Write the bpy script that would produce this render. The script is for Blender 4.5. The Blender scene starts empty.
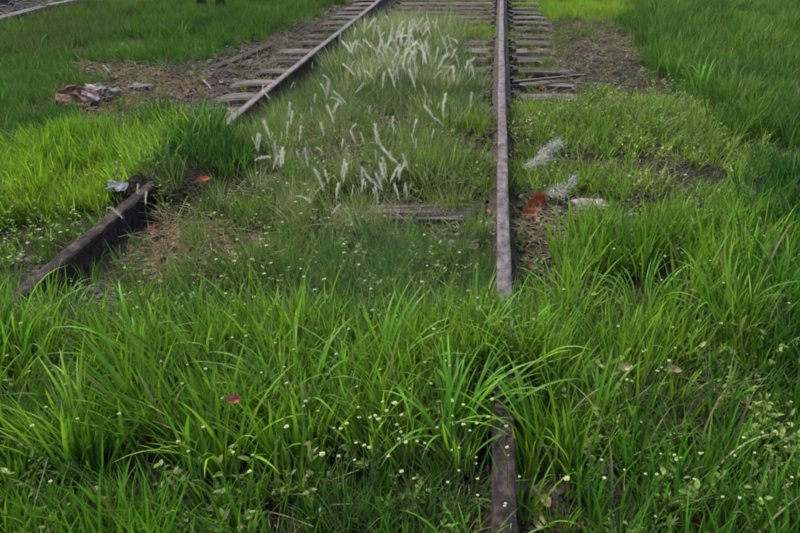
import bpy, math, random
import numpy as np
from mathutils import Vector, noise as mnoise

SC = bpy.context.scene
C = SC.collection
rnd = random.Random(7)
rng = np.random.default_rng(11)
R = math.radians

# ------------------------------------------------------------------ camera, world, sun, exposure
F_PX, CU, CV = 700.0, 502.0, 266.5          # focal length and principal point in photo pixels
TH = R(27.6); CAMH = 1.22
CT, ST = math.cos(TH), math.sin(TH)
cam = bpy.data.cameras.new("camera"); camo = bpy.data.objects.new("camera", cam); C.objects.link(camo)
camo.location = (0, 0, CAMH); camo.rotation_euler = (R(90) - TH, 0, 0)
cam.sensor_width = 36; cam.lens = 36 * F_PX / 800; cam.shift_x = -(CU - 400) / 800
cam.clip_start = 0.02; cam.clip_end = 600
SC.camera = camo

W = bpy.data.worlds.new("World"); SC.world = W; W.use_nodes = True
wn = W.node_tree; bg = wn.nodes["Background"]
sky = wn.nodes.new("ShaderNodeTexSky"); sky.sky_type = 'NISHITA'; sky.sun_disc = False
SUN_EL, SUN_ROT = R(58), R(-35)
sky.sun_elevation = SUN_EL; sky.sun_rotation = SUN_ROT; sky.air_density = 1.0; sky.dust_density = 4.0; sky.ozone_density = 1.0
wn.links.new(sky.outputs[0], bg.inputs[0]); bg.inputs[1].default_value = 0.15
sun = bpy.data.lights.new("sun", 'SUN'); so = bpy.data.objects.new("sun", sun); C.objects.link(so)
sun.energy = 1.4; sun.angle = R(12); sun.color = (1, .95, .87)
so.rotation_euler = (R(90) - SUN_EL, 0, math.pi - SUN_ROT)
SC.view_settings.view_transform = 'Standard'; SC.view_settings.look = 'None'
SC.view_settings.exposure = 1.08; SC.view_settings.gamma = 1.0
SC.render.engine = 'CYCLES'
SC.cycles.use_denoising = True
SC.cycles.max_bounces = 6; SC.cycles.transmission_bounces = 4; SC.cycles.transparent_max_bounces = 6
SC.cycles.filter_width = 2.2

# ------------------------------------------------------------------ picture <-> ground
def at(u, v, z=0.0):
    """world point where the sight line of photo pixel (u, v) meets height z"""
    a = (u - CU) / F_PX; b = -(v - CV) / F_PX
    d = Vector((a, CT + b * ST, -ST + b * CT))
    t = (z - CAMH) / d.z
    return Vector((d.x * t, d.y * t, z))
def to_uv(x, y, z=0.0):
    dep = y * CT + (CAMH - z) * ST
    dep = np.maximum(dep, 0.05)
    return CU + F_PX * x / dep, CV + F_PX * ((CAMH - z) * CT - y * ST) / dep

# smooth value noise in numpy
def vnoise(x, y, seed=0):
    x = np.asarray(x, float); y = np.asarray(y, float)
    xi = np.floor(x).astype(np.int64); yi = np.floor(y).astype(np.int64)
    fx = x - xi; fy = y - yi; fx = fx * fx * (3 - 2 * fx); fy = fy * fy * (3 - 2 * fy)
    def h(i, j):
        n = (i * 374761393 + j * 668265263 + seed * 1442695041) & 0xffffffff
        n = ((n ^ (n >> 13)) * 1274126177) & 0xffffffff
        n = n ^ (n >> 16)
        return (n & 0xffff) / 65535.0
    return (h(xi, yi) * (1 - fx) + h(xi + 1, yi) * fx) * (1 - fy) + (h(xi, yi + 1) * (1 - fx) + h(xi + 1, yi + 1) * fx) * fy
def fbm(x, y, seed=0, o=3):
    s = 0; a = .5
    for k in range(o):
        s = s + a * vnoise(x * 2 ** k, y * 2 ** k, seed + k); a *= .5
    return s / (1 - .5 ** o)
def inpoly(u, v, P):
    r = np.zeros(u.shape, bool); n = len(P)
    for i in range(n):
        x1, y1 = P[i]; x2, y2 = P[(i + 1) % n]
        if y1 == y2: continue
        c = ((y1 > v) != (y2 > v)) & (u < (x2 - x1) * (v - y1) / (y2 - y1) + x1)
        r ^= c
    return r
def warp(x, y):
    """photo coordinates of ground points, wobbled so that patch edges are ragged"""
    u, v = to_uv(x, y)
    dep = np.maximum(y * CT + CAMH * ST, .4); k = F_PX / dep
    u = u + (fbm(x * 3, y * 3, 5) - .5) * .5 * k + (vnoise(x * 23, y * 23, 9) - .5) * .2 * k + rng.normal(0, .06, len(u)) * k
    v = v + ((fbm(x * 3, y * 3, 15) - .5) * .5 + (vnoise(x * 23, y * 23, 19) - .5) * .2 + rng.normal(0, .06, len(u))) * k * 1.1 / dep
    return u, v

RAIL_R, RAIL_L, RAIL_TOP = 0.0, -1.50, 0.15
def ground_z(x, y):
    x = np.asarray(x, float); y = np.asarray(y, float)
    z = (fbm(x * 1.3, y * 1.3, 31) - .5) * .05 + (fbm(x * 7, y * 7, 33) - .5) * .018
    tr = np.clip((1.45 - np.abs(x + .75)) / .3, 0, 1)
    z = z * (1 - .6 * tr) - (.045 + .022 * (x < -1.55) + .012 * (x > .1)) * tr
    # earth and roots have buried the near track; it lies open only in the bare far stretch
    u, v = to_uv(x, y); w = (fbm(x * 3, y * 3, 61) - .5)
    b = np.clip((v + 40 * w - 104) / 18, 0, 1)
    mid = np.clip((x + 1.40) / .12, 0, 1) * np.clip((-.42 + .3 * w - x) / .15, 0, 1) * np.clip((v + 20 * w - 26) / 14, 0, 1)
    b = np.maximum(b, mid)
    op = np.clip(1.3 - np.sqrt(((x + .36) / .4) ** 2 + ((y - 2.84) / .24) ** 2), 0, 1) ; b = b * (1 - np.clip(op * 2.6, 0, 1))
    lf = np.clip((u + 60) / 60, 0, 1)
    z = z + b * (.085 + .02 * w) * np.clip((2.1 - np.abs(x + .75)) / .5, 0, 1)
    d = np.minimum(np.abs(x - RAIL_R), np.abs(x - RAIL_L)); z = z - .045 * b * np.exp(-(d / .075) ** 2) * (1 - .6 * np.clip((y - 1.9) * -3, 0, 1))
    # earth heaped right over the rails in three stretches
    def hump(x0, va, vb, wd):
        return np.exp(-((x - x0) / wd) ** 4) * np.clip((v + 14 * w - va) / 14, 0, 1) * np.clip((vb - v - 14 * w) / 14, 0, 1)
    hp = np.maximum(hump(RAIL_R, 352, 432, .16), np.maximum(hump(RAIL_L, 148, 226, .22), hump(RAIL_L, 368, 2000, .25)))
    z = z * (1 - hp) + (.165 + .03 * w) * hp
    z = z + .10 * np.clip((np.abs(x + .75) - 2.2) / 4, 0, 1) * (fbm(x * .5, y * .5, 40))
    return z
def gz(x, y): return float(ground_z(np.array([x]), np.array([y]))[0])

# ------------------------------------------------------------------ materials
def new_mat(name):
    m = bpy.data.materials.new(name); m.use_nodes = True
    nt = m.node_tree; nt.nodes.clear()
    out = nt.nodes.new("ShaderNodeOutputMaterial")
    return m, nt, out
def node(nt, t, **kw):
    n = nt.nodes.new(t)
    for k, v in kw.items(): setattr(n, k, v)
    return n
def mathn(nt, op, a, b=None):
    n = node(nt, "ShaderNodeMath", operation=op)
    for i, v in enumerate((a, b)):
        if v is None: continue
        if isinstance(v, (int, float)): n.inputs[i].default_value = v
        else: nt.links.new(v, n.inputs[i])
    return n.outputs[0]
def mixc(nt, f, a, b, mode='MIX'):
    n = node(nt, "ShaderNodeMix", data_type='RGBA', blend_type=mode)
    for i, v in ((0, f), (6, a), (7, b)):
        if isinstance(v, (int, float)): n.inputs[i].default_value = v
        elif isinstance(v, tuple): n.inputs[i].default_value = (*v, 1) if len(v) == 3 else v
        else: nt.links.new(v, n.inputs[i])
    return n.outputs[2]
def leaf_material(name, translucent=.35, rough=.5, spec=.25, tinted=True, base=(.1, .2, .03), dead_above=.985):
    """blade colour = tint carried by the tuft, varied per blade and along the blade"""
    m, nt, out = new_mat(name)
    L = nt.links.new
    if tinted:
        a = node(nt, "ShaderNodeAttribute", attribute_name="tint", attribute_type='INSTANCER'); col = a.outputs['Color']
    else:
        col = base
    b = node(nt, "ShaderNodeAttribute", attribute_name="vary"); sep = node(nt, "ShaderNodeSeparateColor"); L(b.outputs['Color'], sep.inputs[0])
    t, r1, r2 = sep.outputs
    col = mixc(nt, mathn(nt, 'MULTIPLY', r1, .55), col, (1.3, 1.25, .7), 'MULTIPLY')
    hs = node(nt, "ShaderNodeHueSaturation")
    hs.inputs['Saturation'].default_value = 1.0
    L(mathn(nt, 'ADD', mathn(nt, 'MULTIPLY', r2, .95), .55), hs.inputs['Value']); L(col, hs.inputs['Color'])
    # some blades are dead and straw-coloured, torn through with brown
    dead = mathn(nt, 'GREATER_THAN', r1, dead_above)
    hsv = mixc(nt, mathn(nt, 'MULTIPLY', dead, .8), hs.outputs[0], mixc(nt, r2, (.14, .10, .05), (.34, .29, .15)))
    # pale sheath at the foot of a blade, dry tip on some
    foot = mathn(nt, 'POWER', mathn(nt, 'SUBTRACT', 1.0, t), 5.0)
    c2 = mixc(nt, mathn(nt, 'MULTIPLY', foot, .45), hsv, (.16, .15, .06))
    tip = mathn(nt, 'MULTIPLY', mathn(nt, 'GREATER_THAN', t, .86), mathn(nt, 'GREATER_THAN', r2, .75))
    c2 = mixc(nt, mathn(nt, 'MULTIPLY', tip, .6), c2, (.28, .22, .09))
    p = node(nt, "ShaderNodeBsdfPrincipled"); L(c2, p.inputs['Base Color'])
    p.inputs['Roughness'].default_value = rough; p.inputs['Specular IOR Level'].default_value = spec
    tr = node(nt, "ShaderNodeBsdfTranslucent"); L(c2, tr.inputs[0])
    mx = node(nt, "ShaderNodeMixShader"); mx.inputs[0].default_value = translucent
    L(p.outputs[0], mx.inputs[1]); L(tr.outputs[0], mx.inputs[2]); L(mx.outputs[0], out.inputs[0])
    return m
def noise_material(name, cols, scale=12, rough=.85, bump=.3, detail=8, stretch=None, spec=.3, metallic=0, translucent=0, per_object=.25):
    m, nt, out = new_mat(name); L = nt.links.new
    tc = node(nt, "ShaderNodeTexCoord"); src = tc.outputs['Object']
    oi = node(nt, "ShaderNodeObjectInfo")
    mp = node(nt, "ShaderNodeMapping"); L(src, mp.inputs[0])
    mp.inputs['Scale'].default_value = stretch or (1, 1, 1)
    va = node(nt, "ShaderNodeVectorMath", operation='ADD'); L(mp.outputs[0], va.inputs[0])
    cmb = node(nt, "ShaderNodeCombineXYZ"); L(mathn(nt, 'MULTIPLY', oi.outputs['Random'], 37.0), cmb.inputs[0]); L(cmb.outputs[0], va.inputs[1])
    n = node(nt, "ShaderNodeTexNoise"); n.inputs['Scale'].default_value = scale; n.inputs['Detail'].default_value = detail; n.inputs['Roughness'].default_value = .65
    L(va.outputs[0], n.inputs['Vector'])
    cr = node(nt, "ShaderNodeValToRGB"); L(n.outputs[0], cr.inputs[0])
    e = cr.color_ramp.elements; k = len(cols)
    e[0].position = .36; e[0].color = (*cols[0], 1); e[1].position = .64; e[1].color = (*cols[-1], 1)
    for i in range(1, k - 1):
        q = e.new(.36 + .28 * i / (k - 1)); q.color = (*cols[i], 1)
    hs = node(nt, "ShaderNodeHueSaturation"); L(cr.outputs[0], hs.inputs['Color'])
    L(mathn(nt, 'ADD', mathn(nt, 'MULTIPLY', oi.outputs['Random'], 2 * per_object), 1 - per_object), hs.inputs['Value'])
    p = node(nt, "ShaderNodeBsdfPrincipled"); L(hs.outputs[0], p.inputs['Base Color'])
    p.inputs['Roughness'].default_value = rough; p.inputs['Specular IOR Level'].default_value = spec; p.inputs['Metallic'].default_value = metallic
    if bump:
        bn = node(nt, "ShaderNodeBump"); bn.inputs['Strength'].default_value = bump; bn.inputs['Distance'].default_value = .01
        L(n.outputs[0], bn.inputs['Height']); L(bn.outputs[0], p.inputs['Normal'])
    if translucent:
        tr = node(nt, "ShaderNodeBsdfTranslucent"); L(hs.outputs[0], tr.inputs[0])
        mx = node(nt, "ShaderNodeMixShader"); mx.inputs[0].default_value = translucent
        L(p.outputs[0], mx.inputs[1]); L(tr.outputs[0], mx.inputs[2]); L(mx.outputs[0], out.inputs[0])
    else: L(p.outputs[0], out.inputs[0])
    return m

M = {}
M['blade'] = leaf_material("grass_blade")
M['fine'] = leaf_material("fine_grass_blade", .3, .6, .15, dead_above=.94)
M['weed'] = leaf_material("weed_leaf", .3, .45, .3)
M['rust'] = noise_material("rusty_steel", [(.010, .007, .006), (.028, .019, .016), (.065, .042, .034)], 26, .8, .5, metallic=.1)
M['worn'] = noise_material("worn_rail_head", [(.05, .034, .03), (.10, .082, .084), (.16, .14, .15)], 16, .42, .35, stretch=(1.5, .35, 1), metallic=.2, spec=.45, per_object=0)
def head_material():
    m, nt, out = new_mat("worn_rail_head"); L = nt.links.new
    g = node(nt, "ShaderNodeTexCoord"); sp = node(nt, "ShaderNodeSeparateXYZ"); L(g.outputs['Object'], sp.inputs[0])
    mp = node(nt, "ShaderNodeMapping"); mp.inputs['Scale'].default_value = (1.6, 1.0, 1); L(g.outputs['Object'], mp.inputs[0])
    n = node(nt, "ShaderNodeTexNoise"); n.inputs['Scale'].default_value = 18; n.inputs['Detail'].default_value = 9; n.inputs['Roughness'].default_value = .7; L(mp.outputs[0], n.inputs['Vector'])
    n2 = node(nt, "ShaderNodeTexNoise"); n2.inputs['Scale'].default_value = 90; n2.inputs['Detail'].default_value = 4; L(g.outputs['Object'], n2.inputs['Vector'])
    def ramp(f, st):
        c = node(nt, "ShaderNodeValToRGB"); L(f, c.inputs[0]); e = c.color_ramp.elements; e[0].position, e[0].color = st[0][0], (*st[0][1], 1); e[1].position, e[1].color = st[-1][0], (*st[-1][1], 1)
        for q_, cl in st[1:-1]: w_ = e.new(q_); w_.color = (*cl, 1)
        return c.outputs[0]
    worn = ramp(n.outputs[0], [(.4, (.028, .02, .017)), (.47, (.066, .055, .057)), (.62, (.125, .11, .115))])
    rust = ramp(n.outputs[0], [(.38, (.010, .008, .008)), (.5, (.026, .020, .019)), (.6, (.07, .05, .043))])
    # the train-polished part starts beyond the overgrown end, later on the left rail
    lft = mathn(nt, 'MULTIPLY', mathn(nt, 'LESS_THAN', sp.outputs[0], -.75), 1.7)
    yy = mathn(nt, 'SUBTRACT', mathn(nt, 'ADD', sp.outputs[1], mathn(nt, 'MULTIPLY', n.outputs[0], .5)), lft)
    f = node(nt, "ShaderNodeMapRange"); f.inputs[1].default_value = 1.6; f.inputs[2].default_value = 2.3; L(yy, f.inputs[0])
    col = mixc(nt, f.outputs[0], rust, worn)
    col = mixc(nt, mathn(nt, 'MULTIPLY', mathn(nt, 'GREATER_THAN', n2.outputs[0], .6), .6), col, (.05, .035, .028))
    p = node(nt, "ShaderNodeBsdfPrincipled"); L(col, p.inputs['Base Color']); p.inputs['Metallic'].default_value = .1
    L(mathn(nt, 'SUBTRACT', .95, mathn(nt, 'MULTIPLY', f.outputs[0], .35)), p.inputs['Roughness']); p.inputs['Specular IOR Level'].default_value = .2
    bn = node(nt, "ShaderNodeBump"); bn.inputs['Strength'].default_value = .5; bn.inputs['Distance'].default_value = .004; L(n2.outputs[0], bn.inputs['Height']); L(bn.outputs[0], p.inputs['Normal'])
    L(p.outputs[0], out.inputs[0]); return m
M['worn'] = head_material()
M['wood'] = noise_material("weathered_sleeper_wood", [(.02, .016, .014), (.08, .066, .06), (.21, .18, .165)], 22, .9, .8, stretch=(.16, 1.6, 1), per_object=.35)
M['palewood'] = noise_material("bleached_wood", [(.2, .18, .15), (.36, .33, .28), (.48, .45, .38)], 30, .9, .5, stretch=(.2, 1.5, 1))
M['darkwood'] = noise_material("rotten_wood", [(.012, .009, .008), (.035, .026, .022), (.07, .055, .046)], 22, .95, .8, stretch=(.2, 1.5, 1))
M['stone'] = noise_material("ballast_stone", [(.04, .033, .028), (.1, .085, .075), (.22, .19, .175)], 30, .9, .4, per_object=.45)
M['brick'] = noise_material("broken_brick", [(.045, .02, .015), (.11, .05, .036), (.2, .125, .1)], 35, .95, .5)
M['concrete'] = noise_material("old_concrete", [(.09, .075, .065), (.2, .17, .155), (.34, .3, .28)], 25, .9, .4)
M['redleaf'] = noise_material("red_brown_dead_leaf", [(.13, .03, .014), (.3, .075, .03), (.42, .14, .06)], 30, .7, .3, translucent=.2)
M['tanleaf'] = noise_material("tan_dead_leaf", [(.14, .1, .045), (.3, .23, .12), (.48, .4, .26)], 35, .8, .3, translucent=.2)
M['brownleaf'] = noise_material("brown_dead_leaf", [(.05, .026, .014), (.12, .065, .035), (.2, .12, .07)], 35, .8, .3, translucent=.15)
M['pink'] = noise_material("pink_petal", [(.4, .08, .06), (.5, .13, .1)], 60, .6, 0, translucent=.2)
M['paper'] = noise_material("damp_paper", [(.26, .28, .23), (.4, .42, .36)], 30, .8, .2)
M['white'] = noise_material("whitish_seed_hair", [(.46, .45, .37), (.66, .64, .56)], 60, .8, 0, translucent=.25)
M['plume'] = noise_material("silvery_seed_hair", [(.54, .53, .42), (.76, .74, .63)], 60, .8, 0, translucent=.35, per_object=.2)
M['straw'] = noise_material("dry_straw", [(.2, .18, .09), (.36, .32, .18)], 40, .8, 0, translucent=.2)
M['greenstem'] = noise_material("green_stem", [(.08, .14, .03), (.14, .2, .05)], 40, .7, 0, translucent=.2)
M['petal'] = noise_material("cream_petal", [(.38, .42, .2), (.54, .57, .36)], 80, .7, 0, translucent=.25, per_object=.15)
M['petaleye'] = noise_material("yellow_flower_eye", [(.4, .36, .06), (.5, .45, .1)], 80, .7, 0)
M['bark'] = noise_material("dark_bark", [(.015, .011, .008), (.05, .035, .026), (.09, .07, .05)], 30, .95, .8, stretch=(1, 1, .25))
M['treeleaf'] = noise_material("tree_leaf", [(.03, .07, .012), (.06, .12, .02)], 5, .55, 0, translucent=.25)
M['bladeone'] = leaf_material("single_blade", .35, .5, .25, tinted=False, base=(.09, .25, .014), dead_above=1.1)
M['bladeyellow'] = leaf_material("single_yellow_blade", .35, .5, .25, tinted=False, base=(.17, .33, .02), dead_above=1.1)
M['bladedark'] = leaf_material("single_dark_blade", .3, .5, .25, tinted=False, base=(.04, .14, .014), dead_above=1.1)

# ------------------------------------------------------------------ object helpers
def mesh_obj(name, verts, faces, mat, parent=None, smooth=True, link=C, mats=None, midx=None):
    me = bpy.data.meshes.new(name); me.from_pydata([tuple(v) for v in verts], [], [tuple(f) for f in faces])
    for m in (mats or [mat]): me.materials.append(m)
    if midx is not None: me.polygons.foreach_set("material_index", midx)
    me.polygons.foreach_set("use_smooth", [smooth] * len(me.polygons))
    me.update()
    o = bpy.data.objects.new(name, me)
    if link is not None: link.objects.link(o)
    if parent is not None: o.parent = parent
    return o
def inst(name, me, parent=None, loc=(0, 0, 0), rot=(0, 0, 0), s=1.0):
    o = bpy.data.objects.new(name, me); C.objects.link(o)
    o.location = loc; o.rotation_euler = rot; o.scale = (s, s, s) if isinstance(s, (int, float)) else s
    if parent is not None: o.parent = parent
    return o
def tag(o, label=None, cat=None, group=None, kind=None):
    for k, v in (("label", label), ("category", cat), ("group", group), ("kind", kind)):
        if v: o[k] = v
    return o
def empty(name, loc, rot=(0, 0, 0), s=1.0):
    o = bpy.data.objects.new(name, None); C.objects.link(o); o.location = loc; o.rotation_euler = rot; o.scale = (s, s, s); o.empty_display_size = .05
    return o
class MB:
    def __init__(s): s.v = []; s.f = []; s.c = []
    def add(s, v, f, c=None):
        n = len(s.v); s.v += [tuple(p) for p in v]; s.f += [tuple(i + n for i in q) for q in f]
        s.c += c if c is not None else [(0.5, .5, .5, 1)] * len(v)
    def tube(s, pts, rad, n=5, cap=True):
        pts = [Vector(p) for p in pts]; vs = []; rs = rad if isinstance(rad, (list, tuple)) else [rad] * len(pts)
        for i, p in enumerate(pts):
            d = (pts[min(i + 1, len(pts) - 1)] - pts[max(i - 1, 0)]).normalized()
            a = d.orthogonal().normalized() if i == 0 else (pa - d * pa.dot(d)).normalized()
            pa = a; b = d.cross(a)
            for k in range(n):
                t = 2 * math.pi * k / n; vs.append(p + (a * math.cos(t) + b * math.sin(t)) * rs[i])
        fs = [(i * n + k, i * n + (k + 1) % n, (i + 1) * n + (k + 1) % n, (i + 1) * n + k) for i in range(len(pts) - 1) for k in range(n)]
        if cap: fs += [tuple(range(n - 1, -1, -1)), tuple((len(pts) - 1) * n + k for k in range(n))]
        s.add(vs, fs)
    def box(s, x0, x1, y0, y1, z0, z1):
        v = [(x, y, z) for z in (z0, z1) for y in (y0, y1) for x in (x0, x1)]
        s.add(v, [(0, 2, 3, 1), (4, 5, 7, 6), (0, 1, 5, 4), (2, 6, 7, 3), (0, 4, 6, 2), (1, 3, 7, 5)])
    def mesh(s, name, mat):
        me = bpy.data.meshes.new(name); me.from_pydata(s.v, [], s.f); me.materials.append(mat)
        ca = me.color_attributes.new("vary", 'FLOAT_COLOR', 'POINT'); ca.data.foreach_set("color", np.array(s.c, np.float32).ravel())
        me.polygons.foreach_set("use_smooth", [True] * len(me.polygons)); me.update(); return me

def blade(mb, base, az, length, width, lean, bend, r, segs=5, fold=.25, twist=0.0, drop=0):
    """one grass blade: arching ribbon folded along its midrib"""
    p = Vector(base); vs = []; cs = []; r1, r2 = r.random(), r.random()
    a = lean; h = Vector((math.cos(az), math.sin(az), 0)); az2 = az
    n3 = fold > 0
    for i in range(segs + 1):
        t = i / segs
        d = Vector((math.cos(az2) * math.sin(a), math.sin(az2) * math.sin(a), math.cos(a)))
        side = Vector((-math.sin(az2 + twist * t), math.cos(az2 + twist * t), 0)); nrm = d.cross(side)
        w = width * .5 * (min(1, .55 + 1.6 * t) * (1 - t ** 2.4) + .02)
        if n3:
            vs += [p - side * w + nrm * w * fold, p.copy(), p + side * w + nrm * w * fold]; cs += [(t, r1, r2, 1)] * 3
        else:
            vs += [p - side * w, p + side * w]; cs += [(t, r1, r2, 1)] * 2
        p = p + d * (length / segs); a = min(a + bend / segs * (.4 + 1.2 * t), 2.6)
    fs = []
    for i in range(segs):
        if n3:
            q = i * 3; fs += [(q, q + 1, q + 4, q + 3), (q + 1, q + 2, q + 5, q + 4)]
        else:
            q = i * 2; fs += [(q, q + 1, q + 3, q + 2)]
    mb.add(vs, fs, cs)

# ------------------------------------------------------------------ plants used by the scattered growth
PROTO = {}
def proto(kind, meshes):
    col = bpy.data.collections.new(kind)            # never linked to the scene: only a source for the scatter
    for i, me in enumerate(meshes):
        o = bpy.data.objects.new(f"{kind}_{i:02d}", me); col.objects.link(o)
    PROTO[kind] = (col, len(meshes))
def tuft(r, n, rad, L, w, lean, bend, segs, fold, mat, name):
    mb = MB()
    for k in range(n):
        az = r.uniform(0, 2 * math.pi); q = rad * math.sqrt(r.random())
        blade(mb, (q * math.cos(az), q * math.sin(az), -.01), az + r.uniform(-.9, .9), L * r.uniform(.45, 1.05), w * r.uniform(.55, 1.1),
              abs(r.gauss(lean, lean * .5)), r.uniform(.2, 1) * bend, r, segs, fold, r.uniform(-1.2, 1.2))
    return mb.mesh(name, mat)
r = random.Random(3)
proto("coarse_tuft", [tuft(r, 14, .032, .215, .0092, .2, 1.05, 6, .3, M['blade'], "coarse_tuft") for _ in range(10)])
proto("fine_tuft", [tuft(r, 30, .04, .2, .0036, .3, 1.1, 4, 0, M['fine'], "fine_tuft") for _ in range(8)])
proto("feather_tuft", [tuft(r, 40, .04, .24, .0027, .3, 1.3, 5, 0, M['fine'], "feather_tuft") for _ in range(6)])
proto("short_tuft", [tuft(r, 12, .03, .1, .006, .5, 1.3, 4, .25, M['blade'], "short_tuft") for _ in range(6)])
def weed(r):
    mb = MB()
    for s in range(r.randint(3, 5)):
        az = r.uniform(0, 6.28); ln = r.uniform(.04, .12); lean = r.uniform(.1, .8)
        d = Vector((math.cos(az) * math.sin(lean), math.sin(az) * math.sin(lean), math.cos(lean)))
        mb.tube([(0, 0, -.01), d * ln * .5, d * ln], [.0012, .001, .0006], 3, False)
        for k in range(r.randint(5, 8)):
            t = r.uniform(.25, 1); a2 = r.uniform(0, 6.28)
            blade(mb, d * ln * t, a2, r.uniform(.010, .022), r.uniform(.006, .011), r.uniform(.7, 1.4), r.uniform(.2, .8), r, 3, .2)
    return mb.mesh("low_weed", M['weed'])
proto("low_weed", [weed(r) for _ in range(8)])
def rock_mesh(r, name, mat, size=1.0):
    import bmesh
    bm = bmesh.new(); bmesh.ops.create_icosphere(bm, subdivisions=1, radius=.5 * size)
    sx, sy, sz = r.uniform(.7, 1.2), r.uniform(.6, 1), r.uniform(.4, .7)
    for v in bm.verts:
        k = 1 + r.uniform(-.22, .16); v.co = Vector((v.co.x * sx * k, v.co.y * sy * k, v.co.z * sz * k))
    me = bpy.data.meshes.new(name); bm.to_mesh(me); bm.free(); me.materials.append(mat); return me
proto("ballast_pebble", [rock_mesh(r, "ballast_pebble", M['stone']) for _ in range(8)])
def leaf_mesh(r, name, mat, L=.08, W_=.035, curl=1.2, wav=.15):
    """dead leaf: pointed blade curled along and across, with a raised midrib"""
    nu, nv = 8, 4; vs = []; fs = []
    lobes = r.uniform(0, 6)
    for i in range(nu + 1):
        t = i / nu; w = W_ * math.sin(math.pi * min(1, .04 + t * .96)) ** .75 * (1 + .12 * math.sin(t * 17 + lobes))
        a = curl * (t - .4)
        cx = math.sin(a) / max(curl, .01) * L; cz = (1 - math.cos(a)) / max(curl, .01) * L
        for j in range(nv + 1):
            s = j / nv * 2 - 1
            vs.append((cx, s * w * math.cos(.6 * s), cz + abs(s) ** 1.6 * w * .7 + wav * w * math.sin(9 * t + 3 * s + lobes)))
    for i in range(nu):
        for j in range(nv):
            q = i * (nv + 1) + j; fs.append((q, q + 1, q + nv + 2, q + nv + 1))
    me = bpy.data.meshes.new(name); me.from_pydata(vs, [], fs); me.materials.append(mat)
    me.polygons.foreach_set("use_smooth", [True] * len(me.polygons)); return me
proto("litter_leaf", [leaf_mesh(r, "litter_leaf", r.choice([M['brownleaf'], M['tanleaf'], M['brownleaf'], M['straw']]), .035, .012, r.uniform(.5, 2)) for _ in range(8)])
def straw(r):
    mb = MB()
    for k in range(6):
        a = r.uniform(0, 6.28); p = Vector((r.uniform(-.03, .03), r.uniform(-.03, .03), r.uniform(.004, .03))); q = p + Vector((math.cos(a), math.sin(a), r.uniform(-.15, .35))) * r.uniform(.05, .14)
        mb.tube([p, (p + q) / 2 + Vector((0, 0, r.uniform(0, .012))), q], [.0011, .0013, .0008], 3, False)
    return mb.mesh("straw_bits", M['straw'])
proto("straw_bits", [straw(r) for _ in range(5)])

def scatter(name, kind, P, scale, rot, tint, label):
    """one object of growth or litter that nobody could count"""
    col, n = PROTO[kind]; N = len(P)
    me = bpy.data.meshes.new(name); me.vertices.add(N); me.vertices.foreach_set("co", P.astype(np.float32).ravel())
    me.attributes.new("size", 'FLOAT', 'POINT').data.foreach_set("value", scale.astype(np.float32))
    me.attributes.new("turn", 'FLOAT_VECTOR', 'POINT').data.foreach_set("vector", rot.astype(np.float32).ravel())
    me.attributes.new("pick", 'INT', 'POINT').data.foreach_set("value", rng.integers(0, n, N).astype(np.int32))
    t4 = np.ones((N, 4), np.float32); t4[:, :3] = tint
    me.attributes.new("tint", 'FLOAT_COLOR', 'POINT').data.foreach_set("color", t4.ravel())
    o = bpy.data.objects.new(name, me); C.objects.link(o)
    g = bpy.data.node_groups.new(name, 'GeometryNodeTree')
    g.interface.new_socket("Geometry", in_out='INPUT', socket_type='NodeSocketGeometry'); g.interface.new_socket("Geometry", in_out='OUTPUT', socket_type='NodeSocketGeometry')
    gi = g.nodes.new("NodeGroupInput"); go = g.nodes.new("NodeGroupOutput")
    ci = g.nodes.new("GeometryNodeCollectionInfo"); ci.inputs[0].default_value = col; ci.inputs[1].default_value = True; ci.inputs[2].default_value = True
    ip = g.nodes.new("GeometryNodeInstanceOnPoints"); ip.inputs['Pick Instance'].default_value = True
    def na(nm, ty):
        q = g.nodes.new("GeometryNodeInputNamedAttribute"); q.data_type = ty; q.inputs[0].default_value = nm; return q.outputs[0]
    L = g.links.new
    mp = g.nodes.new("GeometryNodeMeshToPoints"); L(gi.outputs[0], mp.inputs[0])
    L(mp.outputs[0], ip.inputs['Points']); L(ci.outputs[0], ip.inputs['Instance']); L(na("pick", 'INT'), ip.inputs['Instance Index'])
    e2r = g.nodes.new("FunctionNodeEulerToRotation"); L(na("turn", 'FLOAT_VECTOR'), e2r.inputs[0]); L(e2r.outputs[0], ip.inputs['Rotation'])
    L(na("size", 'FLOAT'), ip.inputs['Scale']); L(ip.outputs[0], go.inputs[0])
    md = o.modifiers.new("scatter", 'NODES'); md.node_group = g
    tag(o, label, name.replace("_", " "), kind='stuff')
    return o

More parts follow.
